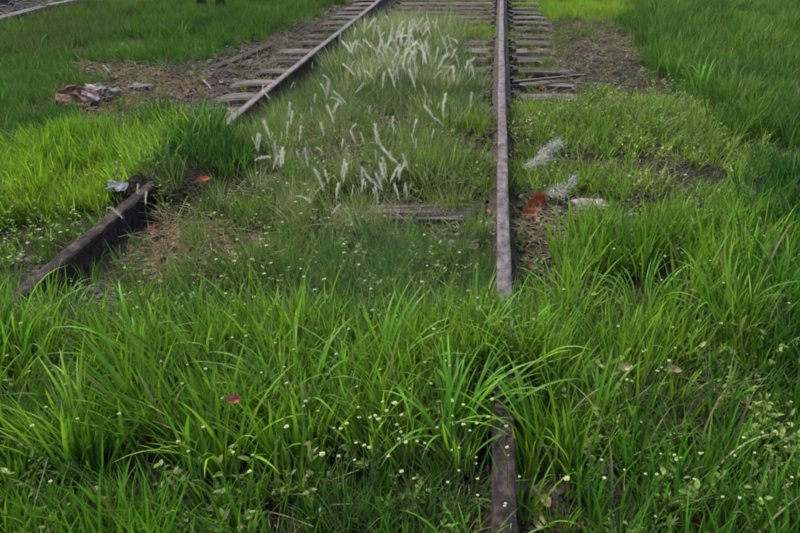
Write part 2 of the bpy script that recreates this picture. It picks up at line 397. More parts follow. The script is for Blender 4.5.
# ------------------------------------------------------------------ where each kind grows (photo coordinates of the ROOTS, ragged edges)
BIG = 3000
def candidates(dens, x0=-9.5, x1=6.8, y0=.25, y1=13.0):
    N = int(dens * (x1 - x0) * (y1 - y0)); x = rng.uniform(x0, x1, N); y = rng.uniform(y0, y1, N)
    u, v = to_uv(x, y)
    k = (u > -330) & (u < 1130) & (v < 900); return x[k], y[k]
BARE = [  # polygon, how much growth is taken away
    ([(140, 232), (215, 228), (250, 250), (235, 285), (150, 285), (120, 262)], .85),
    ([(508, 22), (560, 18), (640, 40), (668, 78), (640, 95), (560, 92), (508, 100)], .86),
    ([(505, 195), (560, 190), (640, 200), (640, 225), (590, 240), (600, 285), (540, 300), (506, 300)], .85),
    ([(200, 132), (150, 118), (180, 80), (240, 48), (330, 10), (372, -20), (372, 8), (245, 130)], .85),
    ([(55, 128), (50, 95), (90, 62), (200, 72), (190, 112), (120, 120)], .5),
    ([(372, -40), (500, -40), (500, 22), (372, 18)], .9),
    ([(455, 40), (500, 40), (498, 120), (470, 115)], .85),
    ([(585, 395), (680, 385), (700, 470), (600, 485)], .85),
    ([(512, 500), (600, 505), (620, 570), (600, 700), (512, 700)], .9),
    ([(365, 198), (478, 195), (478, 262), (375, 262)], .88),
    ([(-10, 260), (75, 255), (100, 300), (40, 330), (-10, 330)], .45),
    ([(484, 440), (515, 440), (518, 900), (470, 900)], .8),
    ([(-900, -60), (120, -60), (150, -10), (0, 30), (-900, 150)], 1.0),
]
def growth(dens, zones, rails=.055, seed=0):
    """zones: (polygon, density 0..1, height lo, height hi, tint A, tint B)"""
    x, y = candidates(dens); u, v = warp(x, y)
    p = np.zeros(len(x)); h = np.ones(len(x)); t = np.zeros((len(x), 3))
    n1 = fbm(x * 2.2, y * 2.2, 70 + seed); n2 = rng.random(len(x))
    for P, d, h0, h1, A, B in zones:
        k = inpoly(u, v, P); m = n1[k][:, None] * .7 + n2[k][:, None] * .3
        m = np.clip((m - .28) * 2.6, 0, 1)
        p[k] = d * np.clip(1.9 * fbm(x[k] * 5, y[k] * 5, 90 + seed) + .05, .1, 1.5); h[k] = (h0 + (h1 - h0) * n2[k]) * (.62 + .8 * fbm(x[k] * 2.6, y[k] * 2.6, 50 + seed))
        t[k] = np.array(A) * (1 - m) + np.array(B) * m
    for P, d in BARE:
        k = inpoly(u, v, P); p[k] *= 1 - d
    gh = ground_z(x, y)
    for rx in (RAIL_R, RAIL_L): p[(np.abs(x - rx) < rails) & (gh < .135)] = 0
    p *= np.clip(4.5 * (fbm(x * 2.4, y * 2.4, 123) - .26), .12, 1)
    k = rng.random(len(x)) < p
    x, y, h, t = x[k], y[k], h[k], t[k]
    t = t * rng.uniform(.8, 1.2, (len(x), 1))
    P3 = np.stack([x, y, ground_z(x, y)], 1)
    rot = np.stack([rng.normal(0, .12, len(x)), rng.normal(0, .12, len(x)), rng.uniform(0, 6.283, len(x))], 1)
    return P3, h, rot, t

LUSH_A, LUSH_B = (.065, .19, .014), (.17, .32, .024)
YEL_A, YEL_B = (.13, .29, .014), (.24, .39, .024)
EM_A, EM_B = (.022, .095, .016), (.065, .19, .02)
BLU_A, BLU_B = (.045, .13, .035), (.1, .2, .06)
OLV_A, OLV_B = (.1, .13, .04), (.24, .23, .1)
WD_A, WD_B = (.06, .13, .025), (.13, .2, .035)

# ------------------------------------------------------------------ SETTING: ground
def axis(a, b, step, far):
    c = list(np.arange(a, b, step)); out = []; s = step
    q = b
    while q < far: out.append(q); s *= 1.5; q += s
    pre = []; q = a; s = step
    while q > -far: s *= 1.5; q -= s; pre.append(q)
    return np.array(pre[::-1] + c + out)
X = axis(-8, 6, .045, 300); Y = axis(-.5, 12, .045, 300)
gx, gy = np.meshgrid(X, Y); gxf, gyf = gx.ravel(), gy.ravel(); gzv = ground_z(gxf, gyf)
nx, ny = len(X), len(Y)
idx = np.arange(nx * ny).reshape(ny, nx)
fq = np.stack([idx[:-1, :-1], idx[:-1, 1:], idx[1:, 1:], idx[1:, :-1]], -1).reshape(-1, 4)
me = bpy.data.meshes.new("ground"); me.vertices.add(nx * ny); me.vertices.foreach_set("co", np.stack([gxf, gyf, gzv], 1).astype(np.float32).ravel())
me.loops.add(fq.size); me.loops.foreach_set("vertex_index", fq.ravel().astype(np.int32)); me.polygons.add(len(fq)); me.polygons.foreach_set("loop_start", np.arange(0, fq.size, 4, dtype=np.int32))
me.update(calc_edges=True); me.polygons.foreach_set("use_smooth", [True] * len(fq))
# soil colour: dark earth, mossy under the grass, red earth and grey grit in the bare patches
soil = np.tile(np.array([.035, .032, .018]), (nx * ny, 1))
uu, vv = warp(gxf, gyf)
def paint(P, c, k=1.0):
    q = inpoly(uu, vv, P); soil[q] = soil[q] * (1 - k) + np.array(c) * k
far_ = (gyf > 12) | (gyf < -.5) | (gxf < -8) | (gxf > 6); soil[far_] = (.045, .09, .02)
paint(BARE[0][0], (.19, .11, .075)); paint(BARE[1][0], (.05, .032, .025)); paint(BARE[2][0], (.06, .048, .036))
paint(BARE[3][0], (.085, .066, .055)); paint(BARE[4][0], (.12, .055, .038)); paint(BARE[5][0], (.11, .09, .07)); paint(BARE[7][0], (.06, .042, .03)); paint(BARE[8][0], (.07, .05, .038)); paint(BARE[6][0], (.09, .07, .05)); paint(BARE[10][0], (.07, .06, .05))
ca = me.color_attributes.new("soil", 'FLOAT_COLOR', 'POINT'); s4 = np.ones((nx * ny, 4), np.float32); s4[:, :3] = soil; ca.data.foreach_set("color", s4.ravel())
gm, nt, out = new_mat("earth"); L = nt.links.new
a = node(nt, "ShaderNodeAttribute", attribute_name="soil"); n1 = node(nt, "ShaderNodeTexNoise"); n1.inputs['Scale'].default_value = 60; n1.inputs['Detail'].default_value = 8
tc = node(nt, "ShaderNodeTexCoord"); L(tc.outputs['Object'], n1.inputs['Vector'])
vo = node(nt, "ShaderNodeTexVoronoi"); vo.inputs['Scale'].default_value = 70; L(tc.outputs['Object'], vo.inputs['Vector'])
cr = node(nt, "ShaderNodeValToRGB"); L(n1.outputs[0], cr.inputs[0]); cr.color_ramp.elements[0].position = .3; cr.color_ramp.elements[0].color = (.35, .35, .35, 1); cr.color_ramp.elements[1].position = .72; cr.color_ramp.elements[1].color = (1.7, 1.65, 1.6, 1)
cc = mixc(nt, 1.0, a.outputs['Color'], cr.outputs[0], 'MULTIPLY')
cc = mixc(nt, .5, cc, mixc(nt, 1.0, a.outputs['Color'], vo.outputs['Color'], 'MULTIPLY'))
p = node(nt, "ShaderNodeBsdfPrincipled"); L(cc, p.inputs['Base Color']); p.inputs['Roughness'].default_value = .95; p.inputs['Specular IOR Level'].default_value = .15
bn = node(nt, "ShaderNodeBump"); bn.inputs['Strength'].default_value = .9; bn.inputs['Distance'].default_value = .02
L(mathn(nt, 'ADD', n1.outputs[0], mathn(nt, 'MULTIPLY', vo.outputs[0], 1.0)), bn.inputs['Height']); L(bn.outputs[0], p.inputs['Normal']); L(p.outputs[0], out.inputs[0])
me.materials.append(gm)
ground = bpy.data.objects.new("ground", me); C.objects.link(ground); tag(ground, kind='structure')

# ------------------------------------------------------------------ rails
def rail(x0, label, seed):
    prof = [(-.064, 0), (.064, 0), (.064, .011), (.03, .019), (.0085, .032), (.0085, .1), (.013, .106), (.022, .113), (.0255, .134), (.022, .1395), (.014, .1425),
            (-.014, .1425), (-.022, .1395), (-.0255, .134), (-.022, .113), (-.013, .106), (-.0085, .1), (-.0085, .032), (-.03, .019), (-.064, .011)]
    n = len(prof); ys = list(np.arange(-1.5, 16, .05)); vs = []; fs = []; mi = []
    rr = random.Random(seed)
    z0 = RAIL_TOP - .1425
    for i, y in enumerate(ys):
        dx = .006 * math.sin(y * .55 + seed) + .0015 * math.sin(y * 4); dz = .003 * math.sin(y * 1.1 + seed)
        for px, pz in prof: vs.append((x0 + dx + px + rr.uniform(-.0012, .0012), y, z0 + pz + dz + rr.uniform(-.0009, .0009)))
    for i in range(len(ys) - 1):
        for k in range(n):
            fs.append((i * n + k, i * n + (k + 1) % n, (i + 1) * n + (k + 1) % n, (i + 1) * n + k)); mi.append(1 if 9 <= k <= 11 else 0)
    fs += [tuple(range(n)), tuple((len(ys) - 1) * n + k for k in range(n - 1, -1, -1))]; mi += [0, 0]
    o = mesh_obj("running_rail", vs, fs, None, None, False, mats=[M['rust'], M['worn']], midx=mi)
    return tag(o, label, "rail", "the two rails of the track")
rail(RAIL_R, "straight rusty rail with bare grey head, hidden by a grass tussock part way", 1)
rail(RAIL_L, "slanting dark rusty rail beside the cracked sleeper ends, broken up by bright grass", 2)

# ------------------------------------------------------------------ sleepers > tie_plate > spike
def sleeper_mesh(seed):
    rr = random.Random(seed); Lx, Wy, H = 2.72, .185, .13; nx_, ny_ = 68, 12; vs = []; fs = []
    grooves = [(rr.uniform(-.8, .8), rr.uniform(.004, .013), rr.uniform(-1, 1), rr.uniform(.3, 1.1)) for _ in range(7)]
    for j in range(ny_ + 1):
        for i in range(nx_ + 1):
            x = (i / nx_ - .5) * Lx; s = j / ny_ * 2 - 1; y = s * Wy / 2
            z = 0 - .012 * abs(s) ** 6
            for g, dpt, cx, hl in grooves:
                w = math.exp(-((s - g - .06 * math.sin(x * 3 + g * 9)) / .09) ** 2) * max(0, 1 - abs(x - cx) / hl) ** .4
                z -= dpt * w * 1.6
            z += .006 * mnoise.noise(Vector((x * 3, y * 30, seed))) + .003 * mnoise.noise(Vector((x * 20, y * 60, seed)))
            e = (abs(x) / (Lx / 2)) ** 18; z -= .04 * e * (1 + mnoise.noise(Vector((0, y * 40, seed + 9))))
            vs.append((x * (1 - .012 * rr.random() * (abs(x) > 1.3)), y + .008 * mnoise.noise(Vector((x * 2, 0, seed))) * 1.0, z))
    w = nx_ + 1
    for j in range(ny_):
        for i in range(nx_): q = j * w + i; fs.append((q, q + 1, q + w + 1, q + w))
    ring = [i for i in range(w)] + [j * w + nx_ for j in range(1, ny_ + 1)] + [ny_ * w + i for i in range(nx_ - 1, -1, -1)] + [j * w for j in range(ny_ - 1, 0, -1)]
    b = len(vs)
    for q in ring: vs.append((vs[q][0], vs[q][1], -H))
    for k in range(len(ring)):
        k2 = (k + 1) % len(ring); fs.append((ring[k2], ring[k], b + k, b + k2))
    me = bpy.data.meshes.new("sleeper"); me.from_pydata(vs, [], fs); me.materials.append(M['wood']); return me
SLM = [sleeper_mesh(k * 7 + 1) for k in range(4)]
mb = MB(); mb.box(-.13, .13, -.08, .08, 0, .0125); mb.box(-.1, -.068, -.079, .079, .0125, .017); mb.box(.068, .1, -.079, .079, .0125, .017); PLATE = mb.mesh("tie_plate", M['rust'])
mb = MB(); mb.box(-.008, .008, -.008, .008, -.05, .022); mb.box(-.016, .012, -.013, .013, .022, .034); SPIKE = mb.mesh("spike", M['rust'])
sl_lab = {}
Ys = [2.90 + .42 * k for k in range(-5, 21)]
near_lab = {0: "pale weathered sleeper lying just behind the feathery bluish grass between the rails", 6: "bleached grey sleeper with a light front edge, first clear one beside the leafy weeds",
            5: "grey sleeper half under leafy weeds, just nearer than the bleached light-edged one",
            7: "cracked dark sleeper directly behind the bleached one with a light front edge"}
names = ["first", "second", "third", "fourth", "fifth", "sixth", "seventh", "eighth", "ninth", "tenth", "eleventh", "twelfth", "thirteenth"]
for k, yy in enumerate(Ys):
    i = k - 5
    s = inst("sleeper", SLM[k % 4], None, (-.75 + rnd.uniform(-.06, .06), yy + rnd.uniform(-.012, .012), -.006 + rnd.uniform(-.006, .004)), (rnd.uniform(-.01, .01), 0, rnd.uniform(-.012, .012) + (math.pi if k % 3 == 0 else 0)), (1, 1, 1))
    if i in near_lab: lab = near_lab[i]
    elif i > 7: lab = f"dark weathered wooden sleeper in bare gravel, {names[min(i - 8, 12)]} beyond the cracked dark one"
    elif i > 0: lab = f"old sleeper buried under mixed weeds, {names[i - 1]} beyond the pale weathered one"
    else: lab = f"old sleeper buried under tall grass, {names[-i - 1]} nearer than the pale weathered one"
    tag(s, lab, "sleeper", "sleepers under the rails")
    for rx in (RAIL_L, RAIL_R):
        inv = s.rotation_euler.z > 1
        lx = (rx - s.location.x) * (-1 if inv else 1)
        pl = inst("tie_plate", PLATE, s, (lx, 0, -.003))
        for sx, sy in ((-1, .04), (1, -.04)):
            inst("spike", SPIKE, pl, (sx * .076, sy, 0), (0, 0, 0 if sx > 0 else math.pi))

# ------------------------------------------------------------------ path and kerb beyond the left verge
kx0, kx1 = -6.0, -5.86
def kerb_mesh(seed):
    import bmesh
    rr = random.Random(seed); bm = bmesh.new(); bmesh.ops.create_cube(bm, size=1)
    bmesh.ops.scale(bm, vec=(.13, .96, .22), verts=bm.verts); bmesh.ops.bevel(bm, geom=bm.edges[:], offset=.012, segments=2, affect='EDGES')
    for v in bm.verts: v.co += Vector([rr.uniform(-.003, .003) for _ in range(3)])
    me = bpy.data.meshes.new("kerb_stone"); bm.to_mesh(me); bm.free(); me.materials.append(M['stone']); return me
KM = [kerb_mesh(k) for k in range(3)]
kerb = empty("path_kerb", (-5.3, 9.5, .03)); tag(kerb, "low pale concrete kerb between the dark gravel path and the dull green verge", "kerb")
for k in range(9):
    inst("kerb_stone", KM[k % 3], kerb, (rnd.uniform(-.01, .01), -3.4 + k * 1.0, .0 + rnd.uniform(-.008, .008)), (rnd.uniform(-.02, .02), rnd.uniform(-.03, .03), rnd.uniform(-.01, .01)))
pv = []; pf = []
nyp = 60
for j in range(nyp + 1):
    for i in range(13):
        x = -9.0 + i * .303; y = 4.5 + j * .16
        pv.append((x, y, .075 + .015 * mnoise.noise(Vector((x * 2, y * 2, 0))) + .006 * mnoise.noise(Vector((x * 11, y * 11, 3)))))
for j in range(nyp):
    for i in range(12): q = j * 13 + i; pf.append((q, q + 1, q + 14, q + 13))
M['path'] = noise_material("dark_path_grit", [(.008, .007, .007), (.028, .025, .025), (.09, .08, .078)], 30, 1.0, .8, per_object=0, spec=.03)
pth = mesh_obj("path", pv, pf, M['path']); tag(pth, kind='structure')

# ------------------------------------------------------------------ GROWTH (stuff)
LEFT_FG = [(-BIG, 322), (-20, 322), (60, 335), (200, 345), (330, 352), (430, 345), (476, 385), (486, 440), (486, 2000), (-BIG, 2000)]
RIGHT_FG = [(522, 345), (545, 300), (590, 262), (640, 232), (700, 205), (760, 160), (BIG, 130), (BIG, 2000), (516, 2000), (512, 400)]
z = [
    (LEFT_FG, 1.1, .75, 1.25, LUSH_A, LUSH_B),
    ([(-BIG, 470), (200, 470), (260, 500), (486, 490), (486, 2000), (-BIG, 2000)], .8, .55, .9, LUSH_A, YEL_A),
    ([(300, 470), (486, 455), (486, 2000), (280, 2000)], .5, .5, .8, EM_B, LUSH_A),
    (RIGHT_FG, .85, .7, 1.15, LUSH_A, LUSH_B),
    ([(560, 430), (820, 400), (BIG, 400), (BIG, 2000), (560, 2000)], .55, .5, .9, EM_B, LUSH_A),
    ([(740, 160), (BIG, 100), (BIG, 460), (760, 460), (730, 300)], .85, .8, 1.2, EM_A, LUSH_A),
    ([(-BIG, 215), (-20, 178), (50, 158), (120, 142), (200, 130), (185, 175), (120, 205), (40, 225), (-BIG, 300)], 1.1, .5, .8, YEL_A, YEL_B),
    ([(140, 150), (185, 118), (240, 118), (246, 150), (200, 190), (140, 200)], .9, .7, 1.0, EM_A, LUSH_B),
    ([(425, 118), (492, 112), (492, 205), (455, 200), (420, 165)], .4, .35, .65, LUSH_A, LUSH_B),
    ([(225, 195), (330, 150), (345, 190), (330, 235), (250, 235)], .3, .3, .6, LUSH_A, LUSH_B),
    ([(300, 105), (360, 75), (440, 80), (440, 105), (330, 125)], .3, .35, .6, EM_A, LUSH_B),
    ([(440, 322), (560, 318), (575, 420), (430, 430)], 1.0, .6, .95, LUSH_A, LUSH_B),
    ([(620, -70), (650, 50), (700, 100), (760, 150), (BIG, 180), (BIG, -70)], .95, .6, 1.25, (.03, .1, .016), (.1, .2, .026)),
    ([(-BIG, -70), (-BIG, 170), (60, 130), (100, 70), (240, 50), (340, 0), (380, -70)], .7, .35, .8, (.028, .09, .016), (.09, .185, .024)),
    ([(520, 118), (620, 108), (700, 120), (790, 160), (760, 240), (640, 235), (560, 215), (515, 190)], .25, .35, .7, EM_B, LUSH_B),
    ([(158, 165), (205, 145), (245, 140), (252, 170), (235, 195), (150, 205)], .7, .6, .9, EM_A, LUSH_A),
]
scatter("coarse_grass", "coarse_tuft", *growth(620, z, .035, 1), "lush broad-bladed bright green grass in thick tufts over the near ground")
UL = [(-BIG, -70), (-BIG, 190), (-20, 178), (30, 155), (60, 128), (100, 66), (200, 70), (240, 45), (310, 18), (360, -20), (420, -70)]
UR = [(590, -70), (610, 0), (650, 55), (675, 100), (760, 150), (900, 160), (BIG, 160), (BIG, -70)]
MIDP = [(262, 118), (300, 80), (350, 25), (475, 22), (480, 235), (240, 235), (215, 190)]
z = [
    (MIDP, .15, .4, 1.15, (.08, .15, .035), (.28, .3, .13)),
     ([(335, 95), (345, 40), (400, 25), (470, 35), (475, 105)], .32, .7, 1.5, (.1, .19, .05), (.32, .36, .17)),
     ([(300, 160), (360, 110), (440, 120), (430, 190), (330, 215)], .14, .6, 1.2, (.1, .19, .04), (.32, .33, .16))]
scatter("tawny_grass", "feather_tuft", *growth(430, z, .05, 6), "thin tawny olive grass stems among the plumes between the rails")
z = [
    (UL, .5, .5, .9, EM_A, EM_B),
    ([(-BIG, -70), (-BIG, 90), (100, 60), (130, 10), (150, -70)], .6, .6, .95, (.06, .12, .03), (.09, .14, .035)),
    (UR, .5, .7, 1.2, EM_A, EM_B),
    ([(508, 22), (560, 18), (640, 40), (668, 78), (640, 95), (508, 100)], 1.2, .35, .8, EM_A, WD_B),
    ([(200, 132), (150, 118), (180, 80), (240, 48), (330, 10), (372, -20), (372, 8), (245, 130)], .8, .3, .6, EM_A, OLV_B),
    ([(500, -70), (620, -70), (640, 18), (585, 24), (530, 12)], .8, .4, .8, YEL_A, YEL_B),
    ([(470, -5), (500, -5), (500, 42), (474, 42)], .7, .35, .7, YEL_A, YEL_B),
    ([(300, 60), (345, 25), (395, 15), (475, 25), (490, 120), (470, 125), (330, 128), (262, 130)], .75, .5, .95, BLU_A, (.08, .15, .035)),
    ([(262, 122), (340, 118), (490, 118), (492, 345), (150, 345), (90, 300), (140, 215), (240, 190)], .6, .4, .95, WD_A, (.15, .26, .05)),
    ([(-BIG, 300), (30, 215), (140, 200), (70, 262), (0, 322), (-BIG, 340)], .6, .4, .7, WD_A, YEL_A),
    ([(-BIG, 322), (486, 322), (486, 2000), (-BIG, 2000)], .25, .6, 1.1, WD_A, BLU_B),
    ([(512, 322), (BIG, 200), (BIG, 2000), (512, 2000)], .3, .6, 1.0, WD_A, BLU_B),
]
scatter("fine_grass", "fine_tuft", *growth(430, z, .03, 2), "fine emerald and dull green grass covering the verges and between the rails")
z = [([(250, 335), (270, 265), (340, 250), (370, 225), (480, 205), (486, 300), (476, 360), (250, 365)], .75, .5, .85, BLU_A, BLU_B),
     ([(300, 115), (330, 75), (440, 70), (480, 100), (475, 130), (310, 140)], .6, .5, .85, BLU_A, BLU_B)]
scatter("feathery_grass", "feather_tuft", *growth(420, z, .05, 3), "hair-thin bluish green grass in soft clumps between the rails")
z = [
    ([(505, 88), (600, 92), (660, 88), (730, 120), (760, 165), (700, 215), (600, 200), (510, 198)], .35, .6, 1.15, (.075, .15, .025), (.2, .26, .05)),
    ([(262, 122), (340, 118), (490, 118), (492, 345), (150, 345), (90, 300), (140, 215), (240, 190)], .55, .5, 1.0, WD_A, (.13, .2, .04)),
    ([(-BIG, 300), (30, 205), (140, 195), (70, 262), (0, 330), (-BIG, 350)], .8, .5, 1.0, WD_A, YEL_A),
    ([(-BIG, 330), (BIG, 330), (BIG, 2000), (-BIG, 2000)], .4, .6, 1.2, WD_A, (.12, .2, .03)),
    ([(385, 18), (498, 20), (498, 60), (380, 60)], .7, .4, .8, OLV_A, OLV_B),
    ([(508, 12), (600, 10), (620, 40), (508, 40)], .4, .4, .7, OLV_A, OLV_B),
    ([(500, 290), (560, 260), (700, 210), (BIG, 200), (BIG, 330), (500, 340)], .5, .7, 1.2, WD_A, WD_B),
    ([(200, 60), (300, 15), (350, 10), (270, 90)], .25, .4, .8, OLV_A, OLV_B),
]
scatter("low_weeds", "low_weed", *growth(430, z, .03, 4), "small-leaved low weeds filling the gaps around the rails")
z = [([(-BIG, -70), (BIG, -70), (BIG, 2000), (-BIG, 2000)], .22, .5, 1.1, WD_A, WD_B),
     ([(505, 88), (600, 92), (760, 120), (760, 165), (700, 225), (505, 215)], 1.0, .7, 1.5, (.07, .15, .02), (.16, .25, .035)),
     ([(-BIG, 300), (30, 195), (140, 180), (70, 262), (0, 330), (-BIG, 350)], .7, .6, 1.2, LUSH_A, YEL_B),
     ([(205, 120), (490, 60), (490, 345), (100, 345)], .45, .6, 1.2, WD_A, OLV_B)]
scatter("short_grass", "short_tuft", *growth(330, z, .03, 5), "short curling grass blades among the weeds")

def strew(name, kind, dens, polys, s0, s1, label, tint=(.2, .2, .2), lift=.004, pw=1.6):
    x, y = candidates(dens); u, v = warp(x, y); p = np.zeros(len(x))
    for P, d in polys: p[inpoly(u, v, P)] = d
    k = rng.random(len(x)) < p; x, y = x[k], y[k]; n = len(x)
    s = s0 + (s1 - s0) * rng.random(n) ** pw
    P3 = np.stack([x, y, ground_z(x, y) + lift], 1)
    rot = np.stack([rng.normal(0, .35, n), rng.normal(0, .35, n), rng.uniform(0, 6.283, n)], 1)
    return scatter(name, kind, P3, s, rot, np.tile(np.array(tint), (n, 1)), label)
BP = [b[0] for b in BARE]
strew("ballast_gravel", "ballast_pebble", 850, [(BP[0], .3), (BP[1], .4), (BP[2], .6), (BP[3], .6), (BP[4], .6), (BP[5], .8), (BP[6], .8), (BP[7], .5), (BP[8], .8), (BP[9], .6), (BP[10], .6), (BP[11], .5), (BP[12], .8)], .012, .055, "grey and brown ballast gravel between and beside the sleepers", lift=.003, pw=2)
strew("leaf_litter", "litter_leaf", 420, [(BP[0], .9), (BP[1], .25), (BP[2], .9), (BP[3], .2), (BP[4], .9), (BP[5], .4), (BP[6], .5), (BP[7], .8), (BP[8], .8), (BP[9], .6), (BP[10], .5), (BP[12], .3),
      ([(250, 110), (480, 90), (490, 235), (230, 240)], .6)], .6, 1.5, "small dry brown leaves lying on the bare soil", lift=.012)
strew("straw_litter", "straw_bits", 300, [(BP[0], .6), (BP[1], .35), (BP[2], .7), (BP[4], .5), (BP[5], .7), (BP[6], .4), (BP[7], .6), (BP[8], .6),
      ([(250, 20), (490, 20), (490, 235), (240, 235)], .6), ([(505, 85), (700, 85), (700, 230), (505, 230)], .12), ([(-100, 330), (900, 330), (900, 700), (-100, 700)], .08)], .7, 1.3, "broken straw and dead grass stems on the ground", lift=.006)

xs_ = rng.uniform(-8.5, -5.4, 3200); ys_ = rng.uniform(5, 13, 3200)
scatter("path_rubble", "ballast_pebble", np.stack([xs_, ys_, np.full(3200, .085)], 1), .02 + .09 * rng.random(3200) ** 3, np.stack([rng.normal(0, .3, 3200), rng.normal(0, .3, 3200), rng.uniform(0, 6, 3200)], 1), np.full((3200, 3), .2), "dark rubble and grit strewn over the path")
# ------------------------------------------------------------------ THINGS
# --- grass tussocks > leaf_blade
def one_blade(r, mat, L, w, lean, bend):
    mb = MB(); blade(mb, (0, 0, -.01), 0, L, w, lean, bend, r, 9, .3, r.uniform(-.8, .8)); return mb.mesh("leaf_blade", mat)
rb = random.Random(21)
BL = {k: [one_blade(rb, M[m], .36, .0125, rb.uniform(.08, .5), rb.uniform(.5, 2.2)) for _ in range(7)] for k, m in (("green", 'bladeone'), ("yellow", 'bladeyellow'), ("dark", 'bladedark'))}
def tussock(u, v, n, size, kind, label, lean_az=None, spread=.045, group="large grass tussocks near the rails"):
    p = at(u, v, 0); b = (p.x, p.y, gz(p.x, p.y)); t = empty("grass_tussock", b); tag(t, label, "grass tussock", group)
    for k in range(n):
        az = rb.uniform(0, 6.28); q = spread * math.sqrt(rb.random())
        a2 = az + rb.uniform(-.7, .7) if lean_az is None or rb.random() < .35 else lean_az + rb.gauss(0, .6)
        inst("leaf_blade", rb.choice(BL[kind]), t, (q * math.cos(az), q * math.sin(az), 0), (rb.uniform(-.12, .12), rb.uniform(-.1, .15), a2), size * rb.uniform(.55, 1.1))
for u_, v_, n_, sz_, kd_, az_, lb_ in [(479, 520, 12, .5, 'dark', .3, "small dark tussock hanging over the left edge of the rail stub"), (523, 540, 12, .5, 'green', 2.9, "small green tussock bending onto the rail stub's right edge"),
        (476, 590, 14, .55, 'green', .2, "green tussock reaching across the nearest end of the rail stub"), (60, 290, 10, .45, 'yellow', 5.6, "small yellowish tussock leaning on the outer side of the slanting rail, nearer one"),
        (105, 240, 10, .4, 'green', 5.6, "small green tussock leaning on the outer side of the slanting rail, farther one"), (70, 335, 12, .5, 'green', 1.2, "green tussock in front of the slanting rail's near end, inner side"),
        (700, 100, 20, .9, 'green', 1.0, "bushy tussock at the edge of the dark gravel and tall verge grass"), (158, 206, 14, .42, 'green', 2.6, "small tussock on the inner side just nearer than the slanting rail's buried end"), (95, 275, 10, .4, 'green', 2.2, "small tussock against the inner side of the slanting rail's near piece"),
        (760, 60, 20, .9, 'dark', 1.0, "dark bushy tussock in the far verge grass at the right"),
        (120, 60, 16, .6, 'green', 1.0, "green tussock in the far left verge behind the rubble heap"), (180, 40, 16, .6, 'yellow', 1.0, "lighter tussock in the far left verge below the young tree"),
        (476, 372, 16, .5, 'green', .3, "green tussock pressed to the rail's left side where the rail first vanishes"), (518, 380, 16, .5, 'green', 2.8, "green tussock pressed to the rail's right side where the rail first vanishes"),
        (477, 405, 18, .6, 'green', .2, "dense tussock against the hidden stretch of rail, left side"), (519, 412, 18, .6, 'yellow', 2.9, "dense yellowish tussock against the hidden stretch of rail, right side"),
        (480, 436, 16, .6, 'green', .5, "tussock just beyond the tip of the dark rail stub, left side"), (516, 432, 14, .5, 'green', 2.6, "tussock just beyond the tip of the dark rail stub, right side"),
        (232, 158, 18, .55, 'dark', 2.5, "dark tussock covering the slanting rail nearest the sleeper ends"), (214, 172, 18, .6, 'green', 2.2, "green tussock over the hidden part of the slanting rail, between two dark ones"),
        (196, 190, 20, .62, 'green', 2.4, "bushy green tussock on the inner side of the hidden slanting rail"), (172, 206, 18, .5, 'dark', 2.0, "dark low tussock where the slanting rail comes out of the grass")]:
    tussock(u_, v_, n_, sz_, kd_, lb_, az_)
tussock(462, 455, 26, .95, "green", "tall bright green tussock leaning over the straight rail from its left", .3)
tussock(530, 455, 22, .8, "green", "arching green tussock covering the straight rail from its right", 2.6)
tussock(455, 470, 22, .85, "green", "upright green tussock beside the dark rail stub, left of it", 1.4)
tussock(548, 470, 20, .8, "yellow", "yellowish green tussock of wide bent blades right of the dark rail stub", 2.8)
tussock(585, 440, 18, .75, "green", "loose green tussock just beyond the yellowish one right of the rail stub", 2.0)
tussock(572, 335, 20, .75, "yellow", "bright yellow-green tussock beside the rail where the rail dives into grass", 2.6)
tussock(640, 330, 22, .8, "green", "big green tussock fanning out right of the gravel by the rail")
tussock(720, 350, 22, .85, "green", "large green tussock in the middle of the lush right-hand slope")
tussock(780, 330, 22, .8, "green", "tall green tussock at the right-hand margin")
tussock(190, 178, 20, .5, "dark", "dark green tussock hiding the slanting rail below the sleeper ends")
tussock(222, 165, 18, .45, "green", "small green tussock growing against the slanting rail, upper one of two")
tussock(95, 470, 14, 1.0, "yellow", "tussock with one long pale blade in the lower left grass", 2.4)
tussock(300, 430, 22, .9, "green", "thick green tussock in the middle of the near grass, right of the red petal")
tussock(380, 410, 24, .95, "green", "tall green tussock directly behind the dense cream flower cluster")
tussock(35, 395, 20, .8, "green", "green tussock in front of the nearest end of the slanting rail")
tussock(150, 385, 20, .85, "green", "green tussock in front of the reddish bare earth patch")
tussock(235, 480, 18, .8, "yellow", "yellowish tussock below the red petal")
tussock(489, 40, 14, .28, "yellow", "small yellow-green tuft against the straight rail near its far end")
tussock(590, 22, 16, .35, "yellow", "bright yellow-green tuft just beyond the dark gravel")
tussock(120, 165, 16, .5, "yellow", "yellow-green tussock behind the pale paper scrap")
tussock(60, 175, 18, .5, "yellow", "yellow-green tussock on the bright strip left of the paper scrap")

